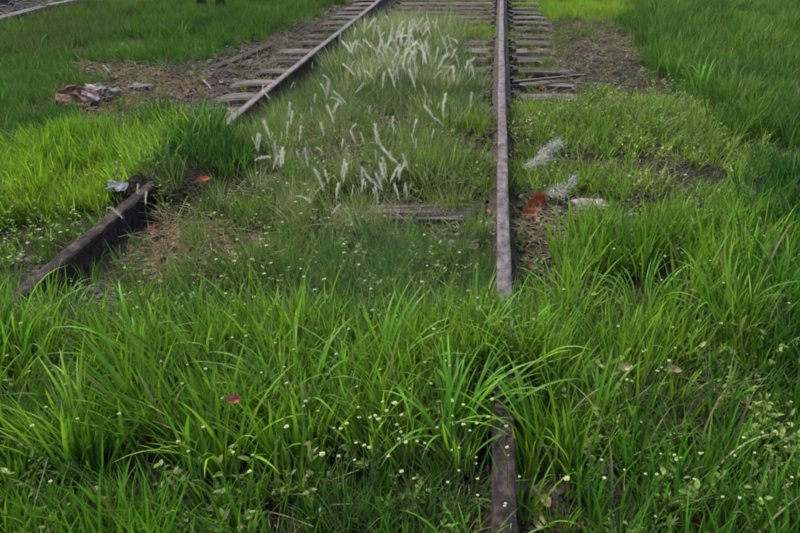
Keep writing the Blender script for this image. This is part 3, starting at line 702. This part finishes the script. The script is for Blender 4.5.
# --- pale grass seed plumes > stem, plume
def plume_meshes(seed, droop, lean=.15):
    r = random.Random(seed); H = .34; st = MB(); pts = []
    p = Vector((0, 0, -.01)); a = lean * .3
    for i in range(9):
        pts.append(p.copy()); t = i / 8; a = lean * (.3 + t) + (droop * max(0, t - .5) * 2); p = p + Vector((math.sin(a), 0, math.cos(a))) * (H / 8)
    st.tube(pts, [.0018 - .0009 * i / 8 for i in range(9)], 3, False)
    for k in range(3): blade(st, pts[1 + k], r.uniform(0, 6.28), r.uniform(.1, .16), .003, r.uniform(.3, .8), 1.0, r, 4, 0)
    pl = MB(); q = pts[-1].copy(); ax = [q.copy()]; aa = [a]
    n = 10; LH = .12
    for i in range(n):
        a += droop * .9 / n; q = q + Vector((math.sin(a), 0, math.cos(a))) * (LH / n); ax.append(q.copy()); aa.append(a)
    pl.tube(ax, [.0009] * len(ax), 3, False)
    for k in range(125):
        t = r.random() ** .85; i = min(int(t * n), n - 1); f = t * n - i; c = ax[i].lerp(ax[i + 1], f); an = aa[i]
        d = Vector((math.sin(an), 0, math.cos(an))); s1 = d.orthogonal().normalized(); s2 = d.cross(s1); th = r.uniform(0, 6.28)
        o = (s1 * math.cos(th) + s2 * math.sin(th)); ln = (.012 + .028 * math.sin(math.pi * (t * .8 + .15))) * r.uniform(.35, 1.3)
        tip = c + o * ln * r.uniform(.15, .6) + d * ln * r.uniform(.5, 1.3) + Vector((0, 0, r.uniform(-.004, .004))); w = o.cross(d).normalized() * r.uniform(.0004, .0011)
        mid = (c + tip) / 2 + o * .003
        pl.add([c, mid + w, tip, mid - w], [(0, 1, 2, 3)])
    return st.mesh("stem", M['straw']), pl.mesh("plume", M['plume']), ax[len(ax) // 2]
PLM = [plume_meshes(30 + k, d, l) for k, (d, l) in enumerate([(.1, .08), (.3, .15), (.8, .2), (.2, .35), (1.2, .25), (.45, .05)])]
def plume(u, v, s, var, yaw, label, group, head_h=None):
    st, pl, hd = PLM[var]; c, sn = math.cos(yaw), math.sin(yaw)
    z_ = hd.z * s; p = at(u, v, z_)
    x = p.x - hd.x * s * c; y = p.y - hd.x * s * sn
    g = gz(x, y); t = empty("seed_plume", (x, y, g), (0, 0, yaw), s); tag(t, label, "seed plume", group)
    inst("stem", st, t); inst("plume", pl, t)
DR = "silvery seed plumes drifting between the rails"
UNI = [  # u, v, size, variant, yaw, label
    (374, 39, 1.1, 0, .2, "tall upright silvery seed plume at the left end of the plume drift"),
    (400, 30, .95, 3, .6, "pale seed plume standing highest in the middle of the plume drift"),
    (402, 42, 1.1, 2, .1, "curved silvery plume arching over in the middle of the drift"),
    (425, 38, .9, 3, .4, "short white plume tilted away right of the arching silvery one"),
    (436, 29, .9, 0, .1, "slim far plume above the purple-grey part of the drift"),
    (454, 45, .9, 4, .3, "nodding plume at the rail end of the drift, pointing to the straight rail"),
    (450, 60, .95, 2, 3.0, "bright bushy plume low at the rail end of the drift"),
    (396, 83, .75, 0, 1.5, "short bright white plume hanging below the plume drift"),
    (416, 80, .85, 0, 1.0, "broad pale green plume below the drift, right of the short bright one"),
    (471, 107, .8, 0, 1.2, "lone white plume close to the straight rail"),
    (431, 123, .9, 1, 2.9, "long pale plume leaning left, nearer than the plume drift"),
    (389, 146, .95, 1, 3.1, "long cream plume slanting down towards the pale sleeper"),
    (400, 160, .8, 1, .4, "small cream plume touching the long slanting one"),
    (374, 173, .8, 3, 3.1, "dull pinkish plume above the pale sleeper"),
    (258, 150, .75, 0, .4, "creamy upright plume in the left weeds, upper of a close pair"),
    (263, 166, .7, 2, .3, "creamy plume in the left weeds, lower of a close pair"),
    (305, 207, .65, 4, .2, "whitish plume lying almost flat in the green weeds"),
    (349, 55, 1.1, 1, 3.1, "long bent plume crossing from the slanting rail into the drift"),
    (337, 106, .8, 4, .2, "curled pale plume in the feathery grass near the slanting rail"),
    (360, 95, .8, 3, .1, "slim pale plume in the feathery grass, leaning towards the straight rail"),
    (207, 79, .8, 1, 3.0, "dry plume leaning over the end of a sleeper outside the slanting rail"),
    (262, 88, .7, 0, 1.0, "thin upright straw plume standing against the slanting rail head"),
    (268, 102, .7, 1, 3.0, "short straw plume bent down beside the slanting rail"),
    (121, 224, .6, 1, 3.1, "pale dry plume leaning across the dark near end of the slanting rail"),
    (148, 208, .55, 0, .3, "small whitish plume where the slanting rail comes out of the grass"),
    (138, 192, .5, 0, .5, "white spiky plume next to the pale paper scrap"),
    (107, 68, .7, 1, 3.0, "white plume sticking out above the broken brick heap"),
    (336, 220, .55, 3, .4, "small pale plume at the edge of the feathery bluish grass"),
]
for u, v, s, var, yaw, lab in UNI: plume(u, v, s * .8, var, yaw, lab, "seed plumes in the track weeds")
pr = random.Random(5)
for k in range(125):
    u = pr.gauss(405, 34); v = pr.gauss(50, 16)
    if not (335 < u < 474 and 22 < v < 90): continue
    plume(u, v, pr.uniform(.4, 1.0), pr.choice([0, 0, 0, 0, 1, 5, 5, 5]), pr.uniform(0, 6.28), f"silvery plume massed in the drift between the rails, {'far' if v < 42 else 'middle' if v < 58 else 'near'} band, {'slanting-rail side' if u < 390 else 'centre' if u < 425 else 'straight-rail side'}", DR)
for k in range(85):
    cx_, cy_ = pr.choice([(268, 160), (300, 150), (345, 150), (385, 155), (385, 165), (400, 150), (430, 120), (345, 185), (330, 100), (370, 175)]); u = pr.gauss(cx_, 17); v = pr.gauss(cy_, 15)
    if not 245 < u < 475: continue
    plume(u, v, pr.uniform(.3, .8), pr.choice([0, 0, 0, 0, 5, 5]), pr.uniform(0, 6.28), f"thin plume scattered in weeds nearer than the drift, {'farther' if v < 142 else 'nearer'} half, {'slanting-rail' if u < 360 else 'straight-rail'} side", "thin plumes in the nearer weeds")

# --- curly pale seed heads right of the straight rail
def curls(r, n, L):
    mb = MB(); ax = [Vector((0, 0, 0))]; a = 0.5
    for i in range(12): ax.append(ax[-1] + Vector((math.sin(a), 0, math.cos(a))) * L / 12); a += .06
    mb.tube(ax, [.0015] * len(ax), 3, False); st = mb.mesh("stem", M['straw'])
    cu = []
    for k in range(n):
        c = ax[3 + int(9 * k / n)] + Vector((r.uniform(-1, 1), r.uniform(-1, 1), r.uniform(-.5, .5))) * .022 * (1.2 - k / n); rr_ = r.uniform(.008, .02); t0 = r.uniform(0, 6.28); ax1 = Vector((r.uniform(-1, 1), r.uniform(-1, 1), r.uniform(-.5, .5))).normalized(); b = ax1.orthogonal().normalized(); b2 = ax1.cross(b)
        pts = [c + b * (rr_ * (1 - .5 * i / 14) * math.cos(t0 + i * .5)) + b2 * (rr_ * (1 - .5 * i / 14) * math.sin(t0 + i * .5)) + ax1 * .001 * i for i in range(15)]
        q = MB(); q.tube(pts, [.0012 * (1 - .5 * i / 14) + .0005 for i in range(15)], 4, False); 
        for h_ in range(42):
            p_ = c + Vector((r.gauss(0, .008), r.gauss(0, .008), r.gauss(0, .008))); d_ = Vector((r.gauss(.5, .7), r.gauss(0, .7), r.gauss(1, .8))).normalized() * r.uniform(.014, .034); w_ = d_.orthogonal().normalized() * .0007
            q.add([p_, p_ + d_ * .5 + w_, p_ + d_, p_ + d_ * .5 - w_], [(0, 1, 2, 3)])
        cu.append(q.mesh("curled_seed", M['white']))
    return st, cu
def curly(u, v, n, L, s, yaw, label, hz=.1):
    p = at(u, v, hz); t = empty("curly_seed_head", (p.x, p.y, gz(p.x, p.y) + hz - .06), (0, 0, yaw), s); tag(t, label, "curly seed head")
    st, cu = curls(pr, n, L); inst("stem", st, t)
    for q in cu: inst("curled_seed", q, t)
curly(528, 168, 15, .17, 1.25, .2, "large curly whitish seed head rising right of the straight rail", .16)
curly(553, 192, 4, .06, 1.2, .1, "small ring-shaped white curl above the red-brown dead leaf", .11)
curly(563, 184, 4, .06, 1.2, .6, "pale curl right behind the ring-shaped one", .12)

# --- dead leaves > blade, stalk
LM = {m: [leaf_mesh(random.Random(60 + k), "leaf", M[m], .1, .034, c) for k, c in enumerate((.6, 1.6, 2.4))] for m in ('redleaf', 'tanleaf', 'brownleaf', 'pink')}
mb = MB(); mb.tube([(-.038, 0, .004), (-.055, .002, .008), (-.07, .006, .006)], [.0014, .0011, .0009], 4); STALK = {m: None for m in LM}
stalk_me = mb.mesh("stalk", M['brownleaf'])
def dead_leaf(u, v, size, m, k, rot, label, group="fallen dead leaves", hz=.012):
    p = at(u, v, hz); o = inst("dead_leaf", LM[m][k], None, (p.x, p.y, max(gz(p.x, p.y), -.02) + hz), rot, size); inst("stalk", stalk_me, o)
    tag(o, label, "dead leaf", group)
dead_leaf(530, 216, 1.15, 'redleaf', 1, (.5, -.5, .9), "large curled red-brown dead leaf beside the straight rail", hz=.03)
dead_leaf(540, 206, .9, 'redleaf', 2, (-.6, -.9, 2.2), "folded orange-red dead leaf propped on the large curled red-brown one", hz=.05)
dead_leaf(206, 199, .7, 'redleaf', 0, (.2, -.1, .2), "flat orange-brown leaf on the green weeds above the bare earth patch", hz=.07)
dead_leaf(573, 210, .75, 'tanleaf', 0, (.3, .1, .3), "pale yellow dead leaf right of the red-brown one")
dead_leaf(584, 214, .6, 'tanleaf', 1, (-.2, .2, 1.4), "small curled cream leaf touching the pale yellow one")
dead_leaf(622, 378, .5, 'tanleaf', 1, (.2, .2, .5), "bright tan leaf scrap on the grassy gap at the right", hz=.11)
dead_leaf(670, 382, .5, 'tanleaf', 0, (.1, .1, 0), "long tan leaf scrap right of the bright one in the grassy gap", hz=.11)
dead_leaf(235, 414, .36, 'pink', 1, (.7, .3, .3), "tiny bright red curled leaf caught in the near grass", hz=.17)
dead_leaf(562, 500, .5, 'brownleaf', 1, (0, 0, 1), "brown curled leaf on the dark soil beside the near rail end")
dead_leaf(545, 515, .45, 'tanleaf', 0, (0, .1, 2), "pale leaf on the dark soil beside the near rail end")
dead_leaf(488, 208, .4, 'redleaf', 0, (.1, .1, 2), "small pinkish leaf lying against the left side of the straight rail", hz=.05)
dead_leaf(531, 48, .9, 'redleaf', 0, (0, 0, .3), "pinkish red leaf on a cracked sleeper right of the straight rail")
dead_leaf(558, 61, .8, 'tanleaf', 1, (0, 0, 1.2), "white-grey leaf on the dark gravel bed")
dead_leaf(540, 61, .7, 'tanleaf', 0, (0, 0, 2.2), "pale leaf lying between cracked sleepers by the straight rail")
dr = random.Random(9)
for k in range(30):
    reg = dr.choice([(145, 245, 235, 280), (145, 245, 235, 280), (62, 120, 85, 118), (515, 650, 30, 90), (515, 600, 225, 275)])
    u, v = dr.uniform(reg[0], reg[1]), dr.uniform(reg[2], reg[3])
    where = {145: "small brown leaf among others on the reddish bare earth patch", 62: "brown leaf tucked into the broken brick heap", 515: "dull brown leaf on the gravel right of the straight rail"}[reg[0]]
    if reg[3] == 90: where = "dull leaf on the dark gravel bed by the cracked sleepers"
    dead_leaf(u, v, dr.uniform(.35, .65), dr.choice(['brownleaf', 'brownleaf', 'tanleaf', 'redleaf']), dr.randrange(3), (dr.uniform(-.3, .3), dr.uniform(-.3, .3), dr.uniform(0, 6.28)), where, "small fallen leaves on bare ground")

# --- paper scrap
pvs = []; pfs = []; rp = random.Random(2)
for j in range(7):
    for i in range(7): pvs.append(((i / 6 - .5) * .075 * (.7 + .5 * rp.random() * (j in (0, 6)) + .3 * (j not in (0, 6))), (j / 6 - .5) * .06 * (.75 + .3 * mnoise.noise(Vector((i * 1.3, 0, 2))) + .2), .022 * mnoise.noise(Vector((i * .75, j * .75, 4))) + .007 * rp.random()))
for j in range(6):
    for i in range(6): q = j * 7 + i; pfs.append((q, q + 1, q + 8, q + 7))
o = mesh_obj("paper_scrap", pvs, pfs, M['paper'], smooth=False); p = at(118, 186, .15); o.location = p; o.rotation_euler = (.45, .15, .3)
sd = o.modifiers.new("thick", 'SOLIDIFY'); sd.thickness = .0012
tag(o, "crumpled pale grey-green paper scrap resting on the grass by the slanting rail", "paper scrap")

# --- broken bricks and stones of the small heap outside the slanting rail
import bmesh
def chunk(seed, dims, mat, name):
    r = random.Random(seed); bm = bmesh.new(); bmesh.ops.create_cube(bm, size=1); bmesh.ops.scale(bm, vec=dims, verts=bm.verts)
    bmesh.ops.subdivide_edges(bm, edges=bm.edges[:], cuts=2, use_grid_fill=True)
    for v in bm.verts: v.co = v.co * r.uniform(.82, 1.08) + Vector([r.uniform(-.17, .17) * min(dims) for _ in range(3)]) + Vector((0, 0, .1 * dims[2] * mnoise.noise(v.co * 20)))
    bmesh.ops.bevel(bm, geom=[e for e in bm.edges if e.calc_face_angle(0) > .8], offset=min(dims) * .08, segments=1, affect='EDGES')
    me = bpy.data.meshes.new(name); bm.to_mesh(me); bm.free(); me.materials.append(mat); return me
def put(name, me, u, v, hz, rot, label, cat, group=None, s=1.0):
    p = at(u, v, hz); o = inst(name, me, None, (p.x, p.y, hz + max(gz(p.x, p.y), 0)), rot, s); return tag(o, label, cat, group)
HG = "rubble heap outside the slanting rail"
put("broken_brick", chunk(1, (.19, .13, .09), M['brick'], "broken_brick"), 74, 108, .05, (.1, .2, .4), "large broken red brick at the near foot of the rubble heap", "brick", HG)
put("broken_brick", chunk(2, (.15, .12, .08), M['brick'], "broken_brick"), 88, 101, .07, (.4, -.2, 1.2), "smaller red brick piece tilted in the middle of the rubble heap", "brick", HG)
put("broken_brick", chunk(3, (.15, .1, .08), M['brick'], "broken_brick"), 68, 96, .06, (0, .4, 2.2), "dark red brick piece at the grassy edge of the rubble heap", "brick", HG)
put("rubble_stone", chunk(4, (.12, .08, .06), M['concrete'], "rubble_stone"), 95, 90, .08, (.2, .1, .3), "pinkish grey stone on top of the rubble heap", "stone", HG)
put("rubble_stone", chunk(5, (.1, .04, .02), M['concrete'], "rubble_stone"), 92, 105, .1, (.3, .5, .2), "pale flat splinter across the red bricks", "stone", HG)
put("rubble_stone", chunk(6, (.09, .05, .04), M['concrete'], "rubble_stone"), 116, 92, .05, (.5, .3, .7), "whitish stone chip at the sleeper side of the rubble heap", "stone", HG)
put("rubble_stone", chunk(7, (.08, .05, .04), M['stone'], "rubble_stone"), 108, 100, .03, (.1, .3, 2.7), "dull grey stone chip low in the rubble heap", "stone", HG)
put("flat_stone", chunk(9, (.16, .09, .035), M['concrete'], "flat_stone"), 590, 212, .01, (.05, .03, .2), "pale flat stone in the dark soil right of the curled red-brown leaf", "stone")
put("rubble_stone", chunk(8, (.16, .09, .05), M['stone'], "rubble_stone"), 140, 88, .02, (0, .05, .1), "flat grey slab between the rubble heap and the sleeper ends", "stone", HG)

# rotten timber along the outer ends of the sleepers, loose bleached plank right of the rail
def timber(name, L_, w, h, mat, seed):
    r = random.Random(seed); vs = []; fs = []; n = 24; m = 10
    for i in range(n + 1):
        t = i / n - .5
        for k in range(m):
            a = 2 * math.pi * k / m; c, s = math.cos(a), math.sin(a); q = max(abs(c), abs(s)) ** .8
            j = 1 + .22 * mnoise.noise(Vector((t * 6, c * 2, s * 2 + seed))); e = 1 - .5 * abs(2 * t) ** 14
            vs.append((t * L_ + .02 * mnoise.noise(Vector((c * 3, s * 3, seed))) * (abs(t) > .45), c / q * w / 2 * j * e + .012 * math.sin(t * 5), s / q * h / 2 * j * e))
    for i in range(n):
        for k in range(m): fs.append((i * m + k, (i + 1) * m + k, (i + 1) * m + (k + 1) % m, i * m + (k + 1) % m))
    fs += [tuple(range(m)), tuple(n * m + k for k in range(m - 1, -1, -1))]
    me = bpy.data.meshes.new(name); me.from_pydata(vs, [], fs); me.materials.append(mat); return me
a_, b_ = at(213, 63, .05), at(272, 42, .05); c_ = (a_ + b_) / 2
o = inst("rotten_timber", timber("rotten_timber", (b_ - a_).length, .08, .06, M['darkwood'], 3), None, (c_.x, c_.y, .005), (0, 0, math.atan2(b_.y - a_.y, b_.x - a_.x))); tag(o, "dark rotten timber lying along the outer sleeper ends at the verge", "timber")
a_, b_ = at(512, 81, .03), at(586, 74, .03); c_ = (a_ + b_) / 2
o = inst("loose_plank", timber("loose_plank", (b_ - a_).length, .035, .02, M['wood'], 5), None, (c_.x, c_.y, .022), (0, .01, math.atan2(b_.y - a_.y, b_.x - a_.x))); tag(o, "narrow bleached plank lying along the nearest clear sleeper right of the straight rail", "plank")
a_, b_ = at(575, 206, .04), at(628, 204, .04); c_ = (a_ + b_) / 2
o = inst("dry_stick", timber("dry_stick", (b_ - a_).length, .012, .01, M['palewood'], 6), None, (c_.x, c_.y, .03), (0, -.06, math.atan2(b_.y - a_.y, b_.x - a_.x))); tag(o, "thin pale dry stick lying above the yellow dead leaf", "stick")

# loose stones one can pick out
SM = [rock_mesh(random.Random(80 + k), "loose_stone", M['stone']) for k in range(5)]
for u, v, s, lab in [(508, 12, .07, "pale stone against the straight rail near its far end"), (515, 58, .06, "grey stone close to the rail foot in the dark gravel bed"), (560, 52, .06, "small light stone in the middle of the dark gravel bed"),
                     (612, 62, .08, "rounded stone at the grassy side of the dark gravel bed"), (640, 75, .08, "dull stone near the tip of the dark gravel bed"), (552, 236, .06, "flat grey stone just nearer than the red-brown leaf"),
                     (525, 232, .05, "small stone between the red-brown leaf and the rail"), (575, 255, .06, "dark stone at the edge of the grass below the flat grey stone"), (165, 245, .05, "pinkish stone on the reddish bare earth patch"),
                     (470, 80, .05, "brown stone left of the straight rail beside the plumes"), (535, 505, .05, "grey stone on the dark soil by the near rail end"), (30, 4, .22, "large dark stone lying on the path"), (70, 8, .16, "grey stone on the path behind the kerb"), (8, 10, .18, "pale stone on the path at the picture corner")]:
    p = at(u, v, 0); inst_ = inst("loose_stone", rnd.choice(SM), None, (p.x, p.y, gz(p.x, p.y) + s * .12 + (.06 if p.x < -5 else 0)), (rnd.uniform(-.3, .3), rnd.uniform(-.3, .3), rnd.uniform(0, 6)), s); tag(inst_, lab, "stone", "loose stones")

# --- small cream flowers > stem, petals, eye
def flower_meshes(seed):
    r = random.Random(seed); H = .24; st = MB(); p = Vector((0, 0, -.01)); pts = []; a = r.uniform(0, .2)
    for i in range(6): pts.append(p.copy()); p = p + Vector((math.sin(a), 0, math.cos(a))) * H / 5; a += r.uniform(-.04, .1)
    st.tube(pts, [.0013, .0012, .0011, .001, .0009, .0009], 3, False); top = pts[-1]
    hd = MB()
    for k in range(9):
        az = 6.283 * k / 9 + r.uniform(-.2, .2); c = top + Vector((0, 0, .001)); d = Vector((math.cos(az), math.sin(az), r.uniform(.1, .7))); s = Vector((-math.sin(az), math.cos(az), 0)); ln = r.uniform(.004, .006)
        hd.add([c, c + d * ln * .6 + s * .0022, c + d * ln, c + d * ln * .6 - s * .0022], [(0, 1, 2, 3)])
    ey = MB(); ey.tube([top, top + Vector((0, 0, .0025)), top + Vector((0, 0, .004))], [.002, .0026, .001], 6)
    return st.mesh("stem", M['greenstem']), hd.mesh("petals", M['petal']), ey.mesh("flower_eye", M['petal'] if seed % 2 else M['petaleye']), top
FM = [flower_meshes(200 + k) for k in range(6)]
fr = random.Random(17)
def flower(u, v, lab, group, s=1.0, hs=1.0):
    s *= .74
    st, hd, ey, top = fr.choice(FM); z_ = top.z * hs; p = at(u, v, z_); g = gz(p.x, p.y); yaw = fr.uniform(0, 6.28)
    t = empty("cream_flower", (p.x - top.x * math.cos(yaw), p.y - top.x * math.sin(yaw), g), (0, 0, yaw)); t.scale = (1, 1, hs); tag(t, lab, "flower", group)
    inst("stem", st, t)
    for nm, m_ in (("petals", hd), ("flower_eye", ey)):
        o = inst(nm, m_, t); o.location = (top.x * (1 - s), top.y * (1 - s), top.z - top.z * s / hs); o.scale = (s, s, s / hs)
def side_of(u, v, u0, u1, v0, v1):
    return ("farther " if v < (v0 + v1) / 2 else "nearer ") + ("left" if u < (u0 + u1) / 2 else "right") + " part"
def field(n, u0, u1, v0, v1, lab, group, s0, s1, hs):
    for k in range(n):
        u, v = fr.uniform(u0, u1), fr.uniform(v0, v1); q = side_of(u, v, u0, u1, v0, v1)
        flower(u, v, lab + ", " + q, group, fr.uniform(s0, s1), hs * fr.uniform(.85, 1.1))
for u, v, s in [(396, 420, 1.6), (384, 418, 1.0), (377, 432, 1.1), (372, 434, 1.0), (388, 427, 1.1), (403, 431, 1.1), (361, 434, 1.1), (349, 440, 1.2), (343, 445, 1.1), (398, 441, 1.0), (366, 462, 1.1), (371, 464, 1.1), (358, 459, .9), (400, 455, 1.0), (407, 458, 1.1), (403, 487, 1.2), (390, 472, 1.0), (380, 436, 1.3)]:
    flower(u, v, "cream flower head in the dense cluster in the middle of the near grass", "dense cluster of cream flowers", s * 1.0)
for u, v, s, lab in [(325, 471, 1.7, "largest cream flower, alone left below the dense cluster"), (289, 442, 1.4, "cream double flower left of the dense cluster"), (308, 416, 1.1, "single cream flower straight above the double one"), (338, 368, 1.1, "single cream flower high in the grass above the dense cluster"),
                     (235, 350, 1.0, "tiny cream flower far above the red petal"), (209, 384, 1.1, "cream flower up and left of the red petal"), (464, 438, 1.2, "cream flower by the left side of the dark rail stub"), (453, 417, 1.0, "cream flower left of the dark rail stub, upper one"),
                     (492, 409, 1.3, "cream flower lying right on the far tip of the dark rail stub"), (488, 427, 1.1, "cream flower over the dark rail stub, middle one"), (506, 435, 1.1, "cream flower at the right edge of the dark rail stub"), (507, 455, 1.1, "cream flower low over the right edge of the rail stub"), (477, 435, 1.0, "small cream flower touching the left edge of the rail stub"),
                     (435, 352, 1.2, "cream flower left of where the rail vanishes"), (566, 489, 1.7, "big cream bud over the dark soil right of the near rail"), (740, 455, 1.0, "cream flower low in the right-hand weeds"), (770, 453, 1.3, "white double flower among the right-hand weeds"), (207, 442, 1.1, "cream flower left below the red petal"),
                     (182, 456, 1.2, "pale yellow flower left of the near yellowish tussock"), (57, 497, 1.1, "cream flower in the lower left corner grass"), (38, 440, 1.2, "bright cream flower near the left frame edge"), (253, 488, 1.2, "cream flower in the low grass nearest the viewer")]:
    flower(u, v, lab, "single cream flowers in the near grass", s)
field(34, 210, 480, 335, 480, "small cream flower dotted through the near grass left of the straight rail", "cream flowers left of the rail", .7, 1.1, 1.0)
field(14, 400, 520, 440, 530, "small cream flower in the mixed weeds beside the dark rail stub", "cream flowers by the rail stub", .7, 1.1, .8)
field(22, 600, 800, 420, 530, "small cream flower low in the right-hand near weeds", "cream flowers in the right-hand weeds", .7, 1.1, .7)
field(12, 0, 200, 340, 520, "small cream flower in the left-hand near grass", "cream flowers in the left-hand grass", .7, 1.1, 1.0)
field(40, 200, 475, 225, 330, "tiny pale flower in the weeds between the rails", "pale flowers between the rails", 1.0, 1.7, .65)
field(28, 520, 740, 100, 200, "tiny pale flower in the leafy weeds beyond the red-brown leaf", "pale flowers in the leafy weeds", 1.2, 1.9, .5)
field(20, 560, 790, 220, 400, "tiny pale flower in the lush grass of the right-hand slope", "pale flowers on the right-hand slope", .8, 1.4, .9)
field(24, 10, 130, 170, 280, "tiny pale flower in the weeds outside the slanting rail", "pale flowers outside the slanting rail", 1.1, 1.9, .5)
field(14, 215, 330, 180, 230, "tiny pale flower around the flat plume in the green weeds", "pale flowers around the flat plume", 1.1, 1.7, .6)

# --- dry bent stalks
def stalk_mesh(seed):
    r = random.Random(seed); mb = MB(); blade(mb, (0, 0, 0), 0, .3, .006, r.uniform(.2, .6), r.uniform(1, 2.4), r, 9, .3); return mb.mesh("dry_stalk", M['straw'])
DS = [stalk_mesh(300 + k) for k in range(5)]
for u, v, s, yaw, lab in [(548, 460, .8, .5, "pale bent dry blade arching right of the dark rail stub"), (612, 470, .8, 2.4, "straw blade slanting across the right-hand grassy gap"), (700, 500, .9, .2, "long straw stem lying over the right-hand near weeds"),
                          (640, 215, .5, .4, "dry blade beside the thin pale stick"), (440, 190, .7, 2.8, "pale stem slanting down to the straight rail"), (360, 215, .5, 1.9, "dry pinkish stem standing before the pale sleeper"), (395, 232, .6, 1.5, "dry stem standing right in front of the pale sleeper"),
                          (60, 290, .5, 1.0, "dry blade leaning on the near end of the slanting rail"), (220, 110, .6, 2.6, "straw blade lying over the sleeper ends outside the slanting rail"), (40, 50, .9, 1.4, "pale stalk standing in the dull upper verge"), (750, 190, .7, 2.2, "dry stalk in the dark grass at the right margin"), (765, 90, .9, 1.9, "pale stalk in the tall dark verge grass")]:
    p = at(u, v, 0); o = inst("dry_stalk", rnd.choice(DS), None, (p.x, p.y, gz(p.x, p.y) - .003), (0, 0, yaw), s); tag(o, lab, "dry stalk", "dry bent stalks")

# --- twin-stemmed young tree on the far verge (only its foot is in the picture)
tp = at(212, 11, 0)
tree = empty("young_tree", (tp.x, tp.y, gz(tp.x, tp.y))); tag(tree, "dark double-stemmed young tree standing in the far verge grass", "tree")
crown_c = []
for sx in (-.085, .085):
    mb = MB(); pts = [Vector((sx + sx * t * 1.4 + .04 * math.sin(t * 3 + sx * 9), .05 * math.sin(t * 2), -.05 + 3.2 * t)) for t in [i / 14 for i in range(15)]]
    mb.tube(pts, [.05 * (1 - .6 * i / 14) * (1 + (.5 if i == 0 else 0)) for i in range(15)], 9)
    for k in range(5):
        b = pts[8 + k]; az = rnd.uniform(0, 6.28); e = b + Vector((math.cos(az) * .7, math.sin(az) * .7, .5)); mb.tube([b, (b + e) / 2 + Vector((0, 0, .05)), e], [.018, .012, .005], 5); crown_c.append(e)
    inst("trunk", mb.mesh("trunk", M['bark']), tree); crown_c.append(pts[-1])
mb = MB(); cr_ = random.Random(4)
for k in range(2600):
    c = cr_.choice(crown_c); d = Vector((cr_.gauss(0, 1), cr_.gauss(0, 1), cr_.gauss(0, .8))).normalized() * (.5 * cr_.random() ** .5); q = c + d
    a = Vector((cr_.uniform(-1, 1), cr_.uniform(-1, 1), cr_.uniform(-.6, .3))).normalized(); b = a.orthogonal().normalized(); mb.add([q, q + a * .035 + b * .014, q + a * .075, q + a * .035 - b * .014], [(0, 1, 2, 3)])
o = inst("crown", mb.mesh("crown", M['treeleaf']), tree); o["kind"] = "stuff"
